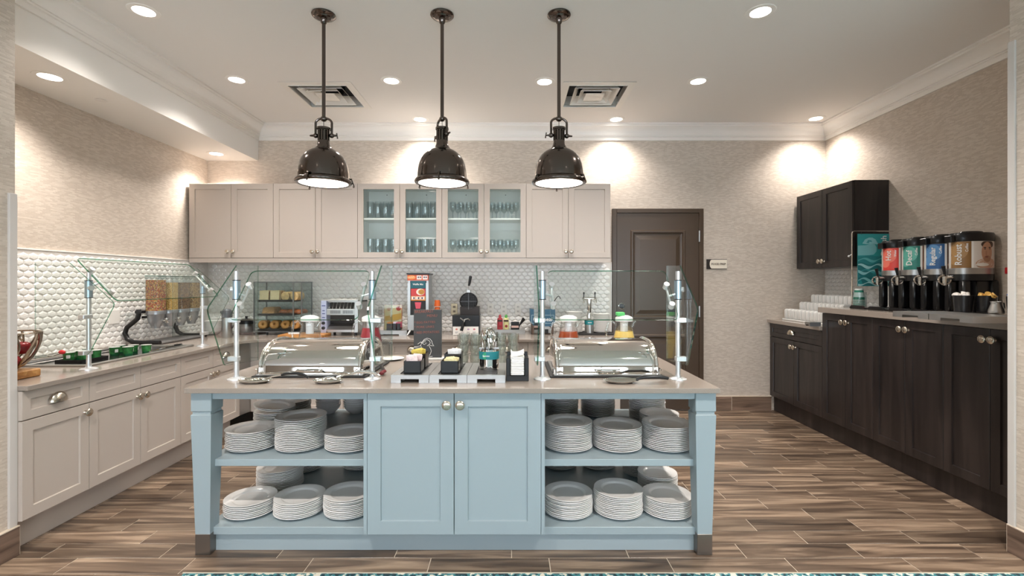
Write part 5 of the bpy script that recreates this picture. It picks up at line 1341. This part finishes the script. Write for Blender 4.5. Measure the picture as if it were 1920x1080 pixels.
MB().box(cxw - .0025, y0 + .024, czw - .082, cxw + .0025, y0 + .04, czw + .082).box(cxw - .082, y0 + .024, czw - .0025, cxw + .082, y0 + .04, czw + .0025).build('cross_rib', mat('cross_rib_metal', '6a6a6c', .35, .6), t, 0)
MB().cbox(cxw - .022, y0 + .02, czw + .088, cxw + .022, y0 + .06, czw + .120, .004).cyl((cxw, y0 + .04, czw + .115), (cxw + .002, y0 + .04, czw + .165), .004, n=8).build('hinge_bracket', M_STEEL, t)
MB().tube([(cxw + .002, y0 + .04, czw + .160), (cxw + .008, y0 + .04, czw + .185), (cxw + .020, y0 + .04, czw + .255), (cxw + .024, y0 + .04, czw + .262)], [.010, .013, .016, .009], 12).build('top_handle', M_BLACK, t)
xb_ = at(873, d)
MB().tube([(xb_ - .05, y0 - .01, hz(596, d)), (xb_ - .02, y0 - .03, hz(600, d)), (xb_, y0 - .03, hz(598, d)), (xb_ + .03, y0 - .02, hz(597, d)), (xb_ + .045, y0 - .01, hz(600, d))], .006, 8).cyl((xb_, y0 - .03, hz(598, d)), (xb_ - .012, y0 - .045, hz(604, d)), .005).build('lower_bracket', M_STEEL, t)
MB().tube([(xb_ - .010, y0 - .044, hz(603, d)), (xb_ - .018, y0 - .05, hz(608, d)), (xb_ - .036, y0 - .055, hz(619, d))], [.010, .014, .017], 12).build('lower_handle', M_BLACK, t)

# syrup stand
t = thing('steel_stand', 'wide steel stand under the two syrup bottles', 'tray', (.03, 5.1, WT))
xa, xb = at(923, 5.0), at(984.5, 5.0)
MB().prism([(0, 0), (.09, 0), (.09, .016), (xb - xa - .09, .016), (xb - xa - .09, 0), (xb - xa, 0), (xb - xa, .045), (0, .045)], (xa, 5.20, WT), (1, 0, 0), (0, 0, 1), .20, c=0).build('stand_body', M_STEEL, t, 0)
ZS = WT + .0455
for px, col, lab, cap in ((937.5, 'a83a44', 'red syrup bottle on the steel stand', 'a83a44'), (949, 'd8d49a', 'pale yellow syrup bottle with a green cap on the steel stand', '4fa04a')):
    x = at(px, 5.06)
    t = thing('syrup_bottle', lab, 'bottle', (x, 5.06, ZS))
    MB().lathe([(0, 0), (.028, 0), (.030, .004), (.030, .10), (.024, .118), (.014, .124), (0, .124)], 22, Matrix.Translation((x, 5.06, ZS)) @ Matrix.Diagonal((1, .8, 1, 1))).build('bottle_body', mat('bottle_' + col, col, .35), t)
    MB().lathe([(0, .122), (.016, .122), (.015, .140), (.006, .155), (0, .156)], 16, c=(x, 5.06, ZS)).build('cap', mat('cap_' + cap, cap, .4), t)
    MB().box(x - .024, 5.06 - .0262, ZS + .082, x + .024, 5.06 - .0225, ZS + .100).build('dark_label', mat('bottle_label_dark', '3a2420', .5), t, 0)
    MB().prism(ring_pts(0, 0, .015, 12, .014), (x + .002, 5.06 - .0255, ZS + .035), (1, 0, 0), (0, 0, 1), .002).build('printed_fruit', mat('print_bottle_fruit', '8a2a2a', .5), t, 0)
xa, xb = at(958, 5.06), at(973.5, 5.06)
bin_(xa, xb, 5.04, 5.12, .075, 'black stirrer caddy beside the syrup bottles', ZS)
MB_ = MB().box(xa + .006, 5.0385, ZS + .018, xb - .006, 5.0398, ZS + .040).build('card_holder', mat('print_card_pale', 'c9a9a0', .6), smooth=0)
tag(MB_, 'little pale card on the front of the stirrer caddy', 'card')
for i in range(5):
    o = MB().cbox(-.006, -.002, 0, .006, .002, .13, .001).build('stir_stick', M_BMATTE); o.location = (xb - .012 - .004 * i, 5.06 + i * .011, ZS + .006); o.rotation_euler = (0, R(24 + i * 5), 0)
    tag(o, 'dark stir stick, %s from front, leaning out of the caddy' % ORD[i + 1], 'stirrer')

# oatmeal kettle
d = 4.96; x0, x1 = at(994, d), at(1041, d); w = x1 - x0; zb, ztp, zn = WT, hz(580, d), hz(612, d)
t = thing('oatmeal_kettle', 'blue oatmeal soup kettle behind the right guard post', 'kettle', ((x0 + x1) / 2, 5.06, WT))
MB().prism([(0, hz(603, d)), (w * .16, zn), (w * .84, zn), (w, hz(603, d)), (w, ztp), (0, ztp)], (x0, d, 0), (1, 0, 0), (0, 0, 1), .22, c=1).build('blue_shell', mat('oatmeal_blue', '2a5670', .4), t, 0)
MB().cbox(x0 + w * .06, d + .02, zb + .0005, x1 - w * .06, d + .21, hz(603, d) - .01, .006).build('steel_base', mat('warm_dark_steel', '6b5a50', .35, .7), t, 0)
MB().prism([(-.055, -.045), (.055, -.045), (.055, .005), (0, .045), (-.055, .005)], ((x0 + x1) / 2 + .03, d + .012, hz(616, d)), (1, 0, 0), (0, 0, 1), .016).build('front_plate', M_STEEL, t, 0)
MB().box((x0 + x1) / 2 + .0, d + .002, zb + .012, (x0 + x1) / 2 + .06, d + .006, zb + .055).build('dark_window', M_BLACK, t, 0)
fr = MB(); fx0, fx1, fz0, fz1 = x0 + .014, x1 - .012, hz(606.5, d), hz(590.5, d); e = .004
fr.box(fx0, d - .0025, fz0, fx1, d - .0005, fz0 + e).box(fx0, d - .0025, fz1 - e, fx1, d - .0005, fz1).box(fx0, d - .0025, fz0, fx0 + e, d - .0005, fz1).box(fx1 - e, d - .0025, fz0, fx1, d - .0005, fz1)
fr.build('label_border', mat('pale_blue_line', 'a9c3cf', .5), t, 0)
text('Oatmeal', .058, M_WPLAS, t, ((fx0 + fx1) / 2, d - .0015, (fz0 + fz1) / 2 - .002), (PI / 2, 0, 0), bold=.0008)
MB().lathe([(0, .036), (.03, .035), (.085, .018), (.105, .004), (.108, 0), (.105, 0), (.08, .012), (0, .03)], 28, c=((x0 + x1) / 2, d + .11, ztp + .001)).lathe([(0, .034), (.006, .034), (.012, .052), (0, .056)], 14, c=((x0 + x1) / 2, d + .11, ztp)).build('lid', M_STEEL, t, 50)
t = thing('ladle', 'black hooked ladle handle rising from the oatmeal kettle', 'ladle', (x1 - .04, d + .08, ztp))
MB().tube([(x1 - .05, d + .08, ztp + .012), (x1 - .01, d + .06, ztp + .075), (x1 + .025, d + .05, hz(557, d)), (x1 + .040, d + .05, hz(555.3, d)), (x1 + .052, d + .05, hz(557, d)), (x1 + .058, d + .05, hz(561, d))], .0042, 8).build('handle', M_BLACK, t)

# plates and tap tower at the right end
o = MB().cbox(.60, 4.90, WT + .0005, 1.045, 5.20, WT + .016, .003).build('serving_mat', M_BMATTE); tag(o, 'black tray under the plate stacks and tap tower', 'tray')
for x, y, n, nm in ((.648, 5.0, 19, 'left of the tap tower'), (.932, 5.0, 17, 'right of the tap tower')):
    stack(KSB, x, y, WT + .0165, n, 'back counter stack ' + nm, 'side plate', .0112, .002)
x, y = at(1104.5, 5.0), 5.0
t = thing('beverage_tap', 'chrome two-tap beverage tower between the plate stacks', 'tap', (x, y, WT + .016))
MB().lathe([(0, 0), (.050, 0), (.050, .003), (.046, .006), (.046, .135), (0, .135)], 28, c=(x, y, WT + .0165)).build('drum', M_STEEL, t)
MB().lathe([(.0466, .085), (.0472, .085), (.0472, .128), (.0466, .128)], 28, c=(x, y, WT + .0165), closed=True).build('teal_band', mat('teal_band', '1f7f86', .6), t)
MB().box(x - .02, y - .0482, WT + .121, x + .02, y - .0474, WT + .126).build('band_line', M_WPLAS, t, 0)
MB().lathe([(0, .13), (.024, .13), (.022, .14), (.021, .22), (.027, .33), (.026, .352), (0, .356)], 24, c=(x, y, WT + .0165)).build('column', M_CHROME, t)
zt = WT + .0165 + .355
MB().cyl((x - .058, y, zt), (x + .058, y, zt), .016, n=16).ball((x - .058, y, zt), .018).ball((x + .058, y, zt), .018).build('cross_bar', M_CHROME, t)
for s_ in (-1, 1):
    xx = x + s_ * .058
    MB().tube([(xx, y - .01, zt), (xx + s_ * .006, y - .045, zt - .005), (xx + s_ * .006, y - .055, zt - .045)], [.010, .008, .007], 10).build('spout', M_CHROME, t)
    MB().cyl((xx, y - .02, zt + .012), (xx, y - .022, zt + .045), .005).ball((xx, y - .022, zt + .055), (.009, .009, .014), 10, 8).build('tap_handle', M_BLACK, t)

# ================================================================== right side
# lid organizer on the low worktop
t = thing('cup_organizer', 'white three-tier cup organizer on the low worktop', 'organizer', (3.14, 4.85, LT))
b = MB()
for k in range(3): b.cbox(2.945 + k * .125, 4.46 - (.0 if k < 2 else .0), LT + .0005, 2.945 + (k + 1) * .125 + (.01 if k < 2 else 0), 5.235, LT + .016 + k * .078, .004)
b.build('stepped_body', M_WPLAS, t, 0)
def lid_fn():
    prf = rrect(.104, .104, .022, 3)
    b = MB(); b.prism([(x - .052, z) for x, z in prf], (0, 0, 0), (1, 0, 0), (0, 0, 1), .036)
    b.prism([((x - .052) * .93, z * .93 + .0035) for x, z in prf], (0, -.024, 0), (1, 0, 0), (0, 0, 1), .012)
    o = b.build('white_cup', mat('foam_white', 'dcdcda', .5), smooth=40); return tag(o, '', 'cup')
KL = Kind(lid_fn)
for k in range(3):
    for i in range(11 if k else 12):
        KL.put((3.006 + k * .125, 4.50 + i * .0625 + random.uniform(-.001, .001), LT + .0165 + k * .078), 'white disposable cup on its side, %s from front in the %s row of the organizer' % (ORD[i + 1], ('lowest', 'middle', 'top')[k]))
t = thing('steel_stand', 'small steel stand at the near end of the low worktop', 'tray', (2.9, 4.44, LT))
MB().prism([(0, 0), (.02, 0), (.02, .014), (.06, .014), (.06, 0), (.08, 0), (.08, .038), (0, .038)], (2.835, 4.405, LT + .0005), (0, 1, 0), (0, 0, 1), .10, c=1).build('stand_body', M_STEEL, t, 0)

# hanging sign stand with duck and waves
sy = 4.31; px_ = at(1597.5, sy); zb_ = HT
t = thing('sign_stand', 'slim chrome stand holding the teal duck sign', 'sign stand', (px_, sy, HT))
zr = hz(433.5, sy); xe = at(1675, sy)
MB().tube([(px_, sy, HT + .006), (px_, sy, zr - .02), (px_ + .006, sy, zr - .005), (px_ + .02, sy, zr), (xe, sy, zr)], .005, 10).build('post', M_CHROME, t)
MB().cbox(px_ - .02, sy - .09, HT + .0005, px_ + .10, sy + .004, HT + .006, .002).build('foot_plate', M_CHROME, t)
MB().tube([(px_, sy, hz(476, sy)), (px_ - .018, sy, hz(479, sy)), (px_ - .026, sy, hz(480, sy))], .003, 8).ball((px_ - .028, sy, hz(480.5, sy)), .009, 10, 8).build('side_peg', M_WPLAS, t)
sx0, sx1, sz0, sz1 = at(1608, sy), at(1667, sy), hz(536.5, sy), hz(438.5, sy)
W, H = sx1 - sx0, sz1 - sz0
s = thing('hanging_sign', 'teal hanging sign with a pale duck over layered waves', 'sign', ((sx0 + sx1) / 2, sy, sz0))
MB().box(sx0, sy - .002, sz0, sx1, sy + .002, sz1).build('panel', mat('sign_teal', '2f9a9c', .5), s, 0)
for fx in (.12, .86): MB().tube([(sx0 + W * fx, sy, sz1 - .01), (sx0 + W * fx, sy, zr - .003)], .0025, 6).build('hanger', M_BLACK, s)
def sp_(x, y): return (sx0 + (x - 110) / 355 * W, sz1 - (y - 112) / 588 * H)
def flat(name, pts, col, lay):
    vs = [(x, sy - .0024 - lay * .0004, z) for x, z in pts]; b = MB(); b.add(vs, [tuple(range(len(vs)))])
    return b.build(name, mat('sign_' + col, col, .55), s, 0)
flat('duck_body', [sp_(*p) for p in ((110, 245), (200, 240), (250, 225), (300, 228), (322, 265), (320, 310), (290, 345), (240, 352), (110, 355))], '7fc0c4', 1)
flat('duck_head', [sp_(*p) for p in ((160, 222), (190, 175), (235, 155), (275, 155), (310, 175), (328, 210), (355, 228), (320, 230), (290, 225), (200, 228))], '8fcacd', 2)
flat('duck_eye_patch', [sp_(*p) for p in ((205, 215), (225, 180), (262, 185), (270, 205), (240, 200), (235, 218))], '4a9ea4', 3)
def wave(name, y, amp, th, ph, col, lay):
    n = 36; up = [sp_(110 + 355 * i / n, y + amp * math.sin(2 * PI * (i / n * 1.75 + ph))) for i in range(n + 1)]
    dn = [sp_(110 + 355 * i / n, min(700, y + th * (.65 + .35 * math.sin(2 * PI * (i / n * 1.75 + ph) + 1.4)) + amp * math.sin(2 * PI * (i / n * 1.75 + ph)))) for i in range(n + 1)]
    b = MB(); yy = sy - .0024 - lay * .0004
    vs = [(x, yy, z) for x, z in up] + [(x, yy, z) for x, z in dn]
    b.add(vs, [(i, i + 1, n + 2 + i, n + 1 + i) for i in range(n)])
    return b.build(name, mat('sign_' + col, col, .55), s, 0)
for k, (y, a, th, ph, col) in enumerate(((360, 6, 340, .1, '2b8488'), (395, 14, 32, .35, '5fb0b2'), (445, 14, 300, .6, '1f7478'), (462, 16, 36, .6, 'a3d5d6'), (520, 14, 30, .25, '3d9a9d'), (530, 16, 34, .85, '8fc9cb'), (600, 14, 100, .4, '1d6f74'), (620, 18, 36, .4, '7fc2c4'), (665, 14, 26, .1, 'b0dcdd'))):
    wave('wave', y, a, th, ph, col, 4 + k)
xx, zz = sp_(400, 245); text('Delish', .072, M_WPLAS, s, (xx, sy - .0085, zz), (PI / 2, -PI / 2, 0), bold=.0005)
# paper cups beside it
t0 = thing('cup_holder', 'clear cup holder around the striped paper cups', 'holder', (at(1608, 4.40), 4.40, HT))
hx, hy = 3.16, 4.372
ORG[t0] = Vector((hx, hy, HT)); t0.location = (hx, hy, HT)
MB().lathe([(.056, 0), (.058, 0), (.058, .14), (.056, .14)], 28, c=(hx, hy, HT + .0006), closed=True).build('sleeve_wall', M_PLEX, t0)
def pcup():
    t = thing('paper_cup', '', 'cup'); n_ = 24
    def r(z): return .045 - .012 * z / .105
    for nm, za, zb2, col in (('lower_stripe', .004, .030, '1f7d66'), ('middle_wall', .030, .072, 'cfe0db'), ('upper_stripe', .072, .092, '1f7d66'), ('base_wall', .092, .105, 'e6ece8')):
        MB().lathe([(r(za), za), (r(zb2), zb2)] + ([(0, .105)] if nm == 'base_wall' else []), n_).build(nm, mat('cup_' + col, col, .6), t, 40, False) if False else None
        b = MB(); rings = [(r(za), za), (r(zb2), zb2)]
        b.lathe([(rr_ - .0015, z) for rr_, z in rings] + [(rr_, z) for rr_, z in rings[::-1]] if nm != 'base_wall' else [(0, .094), (r(za), za), (r(zb2), zb2), (0, .104)], n_, closed=nm != 'base_wall')
        b.build(nm, mat('cup_' + col, col, .6), t, 40, False)
    MB().torus((0, 0, .003), .0455, .0028, 24, 6).build('rolled_rim', M_WPLAS, t, 60, False)
    return t
KPc = Kind(pcup)
for i in range(6): KPc.put((hx, hy, HT + .002 + i * .0125), 'green striped paper cup, mouth down, %s from the bottom of the stack' % ORD[i + 1])

# beverage dispensers
def urn(y, k, title, sub, col, col2, photo):
    cx_, a_, b_ = 3.314, .141, .094
    t = thing('beverage_dispenser', 'beverage dispenser labelled %s, %s from the near end' % (title + ' ' + sub, ('first', 'second', 'third', 'last')[k]), 'dispenser', (cx_, y, HT))
    z0, z1, z2, z3, z4 = HT, 1.419, 1.465, 1.507, 1.697
    D = Matrix.Translation((cx_, y, 0)) @ Matrix.Diagonal((a_, b_, 1, 1))
    def el(r0, r1, za, zb): return MB().lathe([(0, za), (r0, za), (r1, zb), (0, zb)], 48, D)
    b = MB()
    for sx in (-1, 1):
        for sy_ in (-1, 1): b.cbox(cx_ + sx * .10 - .028, y + sy_ * .055 - .026, HT + .012, cx_ + sx * .10 + .028, y + sy_ * .055 + .026, z1 + .004, .012)
    b.cbox(cx_ - .02, y - .06, HT + .012, cx_ + .13, y + .06, z1, .006)
    b.build('pedestal', M_BLACK, t, 40)
    MB().lathe([(0, HT + .0005), (1.0, HT + .0005), (1.0, HT + .010), (.96, HT + .014), (0, HT + .014)], 40, D).build('base_plate', M_BLACK, t)
    el(.99, 1.0, z1, z2).build('lower_ring', M_BLACK, t)
    el(1.0, 1.0, z2, z3).build('steel_band', M_STEEL, t)
    el(.985, .985, z3, z4).build('tank', mat('tank_wall', 'd9d6d2', .4), t)
    MB().lathe([(0, z4), (1.0, z4), (1.02, z4 + .006), (1.02, z4 + .050), (.97, z4 + .062), (.55, z4 + .066), (.5, z4 + .075), (0, z4 + .077)], 48, D).build('lid', M_BLACK, t)
    lt = MB().cbox(cx_ - .172, y - .028, z4 - .004, cx_ - .14, y + .028, z4 + .045, .004); lt.build('lid_latch', M_BLACK, t)
    def P(th, z, off=.0008): return (cx_ + (a_ * .985 + off) * math.cos(R(th)), y + (b_ * .985 + off) * math.sin(R(th)), z)
    def patch(name, t0, t1, za, zb, col, off=.0010, par=None):
        n = max(3, int((t1 - t0) / 5)); vs = []
        for i in range(n + 1):
            th = t0 + (t1 - t0) * i / n; vs += [P(th, za, off), P(th, zb, off)]
        b = MB(); b.add(vs, [(2 * i, 2 * i + 2, 2 * i + 3, 2 * i + 1) for i in range(n)]); return b.build(name, mat('print_' + col, col, .4), par or t, 60)
    def blob(name, tc, zc, rt, rz, col, off, par=None, rot=0, clip=None):
        n = 22; vs = [P(tc, zc, off)]; fs = []
        for r_ in (1, 2, 3):
            for i in range(n):
                a = 2 * PI * i / n; u, v = rt * math.cos(a) * r_ / 3, rz * math.sin(a) * r_ / 3
                th, z = tc + u + rot * v * 400, zc + v
                if clip: th = min(max(th, clip[0]), clip[1]); z = min(max(z, clip[2]), clip[3])
                vs.append(P(th, z, off))
        fs = [(0, 1 + i, 1 + (i + 1) % n) for i in range(n)] + [(1 + r_ * n + i, 1 + r_ * n + n + i, 1 + r_ * n + n + (i + 1) % n, 1 + r_ * n + (i + 1) % n) for r_ in range(2) for i in range(n)]
        b = MB(); b.add(vs, fs); return b.build(name, mat('print_' + col, col, .4), par or t, 60)
    lab = patch('name_label', 176, 238, z3 + .001, z4 - .001, col, .0010)
    blob('label_swirl', 204, z3 + .125, 27, .060, col2, .0014, lab, clip=(177, 237, z3 + .002, z4 - .002))
    blob('label_swirl', 190, z3 + .060, 18, .035, col2, .0013, lab, clip=(177, 237, z3 + .002, z4 - .002))
    th = 209; nx, ny = math.cos(R(th)) / a_, math.sin(R(th)) / b_; yaw = math.atan2(ny, nx) + PI / 2
    E = Matrix.Rotation(yaw, 4, 'Z') @ Matrix.Rotation(PI / 2, 4, 'X') @ Matrix.Rotation(PI / 2, 4, 'Z')
    text(title, .052 if len(title) < 7 else .045, M_WPLAS, t, P(205, (z3 + z4) / 2 + (.03 if title == 'Hot' else 0), .0042), E.to_euler(), bold=.0008)
    text(sub, .022, M_WPLAS, t, P(227, z4 - .045, .0034), E.to_euler(), bold=.0003)
    ph = patch('photo_print', 242, 356, z3 + .001, z4 - .001, photo[0], .0010)
    patch('white_margin', 238, 244, z3 + .001, z4 - .001, 'f0eeea', .0012)
    cl = (243, 355, z3 + .002, z4 - .002)
    for j, (nm, tc, dz, rt, rz_, c_, rot) in enumerate(photo[1]): blob(nm, tc, z3 + dz, rt, rz_, c_, .0014 + .0003 * j, ph, rot, cl)
    f = MB().cyl((cx_ - a_ + .005, y, z1 + .022), (cx_ - a_ - .05, y, z1 + .018), .016, .014, 14).cyl((cx_ - a_ - .05, y, z1 + .03), (cx_ - a_ - .05, y, z1 - .035), .015, .012, 14)
    fo = f.build('faucet', M_CHROME, t)
    MB().torus((cx_ - a_ - .05, y, z1 + .005), .034, .006, 20, 8, Matrix.Rotation(PI / 2, 4, 'X'), sx=1.3).build('faucet_guard', M_CHROME, fo)
    MB().tube([(cx_ - a_ - .05, y, z1 + .03), (cx_ - a_ - .052, y, z1 + .06), (cx_ - a_ - .062, y, z1 + .105)], [.006, .009, .013], 10).build('faucet_lever', M_BLACK, fo)
man = ('e4ddd6', [('printed_shoulder', 282, .030, 34, .040, 'cfa78e', 0), ('printed_hair', 283, .166, 21, .028, '4a362b', 0), ('printed_face', 280, .112, 17, .072, 'c9987a', 0), ('printed_beard', 280, .066, 11, .024, 'ad8064', 0), ('printed_mouth', 278, .078, 5, .005, '8a4a40', 0), ('printed_nose', 276, .103, 2.4, .020, 'b8866a', 0),
       ('printed_brow', 272, .143, 4, .004, '3a2a22', 0), ('printed_brow', 287, .144, 4, .004, '3a2a22', 0), ('printed_eye', 272, .133, 2.8, .003, '2a1c18', 0), ('printed_eye', 287, .134, 2.8, .003, '2a1c18', 0), ('printed_cup', 266, .024, 18, .012, 'efe9e2', 0)])
cheek = ('8a6a5c', [('printed_cheek', 268, .14, 16, .06, 'd0a390', 0), ('printed_arm', 256, .05, 9, .06, 'd9b49f', .06), ('printed_hair', 290, .10, 18, .09, '4a332a', 0)])
sip = ('5f473c', [('printed_face', 270, .13, 15, .06, 'a9806a', 0), ('printed_mug', 266, .055, 12, .030, '7a5c4e', 0), ('printed_hand', 258, .030, 12, .022, 'c9a08a', 0)])
mug = ('4a4240', [('printed_mug', 262, .09, 12, .05, '6d625c', 0), ('printed_line', 252, .09, 2, .03, 'e9e4df', .3)])
for k, (y, a) in enumerate(((3.464, ('Robust', 'Coffee', '8f6a3e', 'a98353', man)), (3.673, ('Regular', 'Coffee', '2f5f94', '5b8fc0', sip)), (3.888, ('Decaf', 'Coffee', '2a7f73', '5fb0a0', cheek)), (4.10, ('Hot', 'Water', 'e2473c', 'f07a66', mug)))):
    urn(y, k, *a)
    b = MB().cbox(2.945, y - .085, HT + .0005, 3.125, y + .085, HT + .010, .002).prism([(-.085, 0), (.085, 0), (.06, .022), (-.06, .022)], (2.95, y, HT + .008), (0, 1, 0), (0, 0, 1), .02)
    t = thing('drip_tray', 'black drip tray with chrome grille, %s from the near end' % ('first', 'second', 'third', 'last')[k], 'drip tray', (3.03, y, HT))
    b.build('tray_body', M_BLACK, t, 0)
    b = MB()
    for q in range(5): b.box(2.965 + q * .034, y - .078, HT + .010, 2.970 + q * .034, y + .078, HT + .0125)
    b.box(2.96, y - .08, HT + .011, 3.115, y - .076, HT + .0135).box(2.96, y + .076, HT + .011, 3.115, y + .08, HT + .0135)
    b.build('grille', M_CHROME, t, 0)

# near stands with creamer bins
for k, (ya, yb) in enumerate(((2.90, 3.17), (2.62, 2.895))):
    t = thing('slotted_tray', ('far', 'near')[k] + ' one of two steel stands at the near end of the raised worktop', 'tray', (2.85, ya, HT))
    w = yb - ya
    MB().prism([(0, 0), (w * .28, 0), (w * .28, .017), (w * .72, .017), (w * .72, 0), (w, 0), (w, .036), (0, .036)], (2.845, ya, HT + .0005), (0, 1, 0), (0, 0, 1), .33, c=1).build('stand_body', M_STEEL, t, 0)
for o in [o for o in bpy.data.objects if o.name.startswith('stand_body')]: pass
ZB = HT + .037
def round_bin(x, y, lab, fill, r=.052, h=.105, grp=None, name='creamer'):
    o = MB().lathe([(0, 0), (r * .88, 0), (r, h), (r - .003, h), (r * .88 - .003, .004), (0, .004)], 30, c=(0, 0, 0)).build('creamer_bin', M_BLACK); o.location = (x, y, ZB); tag(o, lab, 'bin')
    pr = [(0, 0), (.013, 0), (.0175, .020), (.019, .021), (.019, .023), (0, .023)]
    base = MB().lathe(pr, 14).build('creamer_cup', mat('creamer_' + fill, fill, .5)); base['category'] = 'creamer'
    for i in range(7):
        q = base if i == 0 else base.copy()
        if i: COL.objects.link(q)
        a = i * 2.2; rr = .0 if i == 0 else r * .58
        q.location = (x + rr * math.cos(a), y + rr * math.sin(a), ZB + h - .013 + (.010 if i == 0 else random.uniform(0, .006))); q.rotation_euler = (random.uniform(-1, 1), random.uniform(-1, 1), 0)
        q['label'] = grp + ' heaped in the ' + lab.split(',')[0]; q['group'] = grp
round_bin(2.905, 3.09, 'left black creamer bin, heaped with white cups', 'eee9e4', grp='white creamer cups')
round_bin(2.985, 3.02, 'right black creamer bin, heaped with yellow cups', 'e3b866', grp='yellow creamer cups')
round_bin(2.955, 2.80, 'nearest black bin, mostly hidden by the corner guard', '2f6fc0', grp='blue packets')
x, y = 2.885, 2.84
x, y = 2.890, 2.865
t = thing('metal_pitcher', 'small brushed metal milk pitcher beside the creamer bins', 'pitcher', (x, y, ZB))
MB().lathe([(0, 0), (.034, 0), (.037, .006), (.037, .018), (.026, .055), (.024, .064), (.028, .074), (.0265, .074), (.022, .064), (0, .06)], 26, c=(x, y, ZB)).build('body', M_STEEL, t, 50)
MB().tube([(x + .025, y, ZB + .068), (x + .046, y, ZB + .064), (x + .050, y, ZB + .035), (x + .034, y, ZB + .016)], .0045, 8).build('handle', M_STEEL, t)
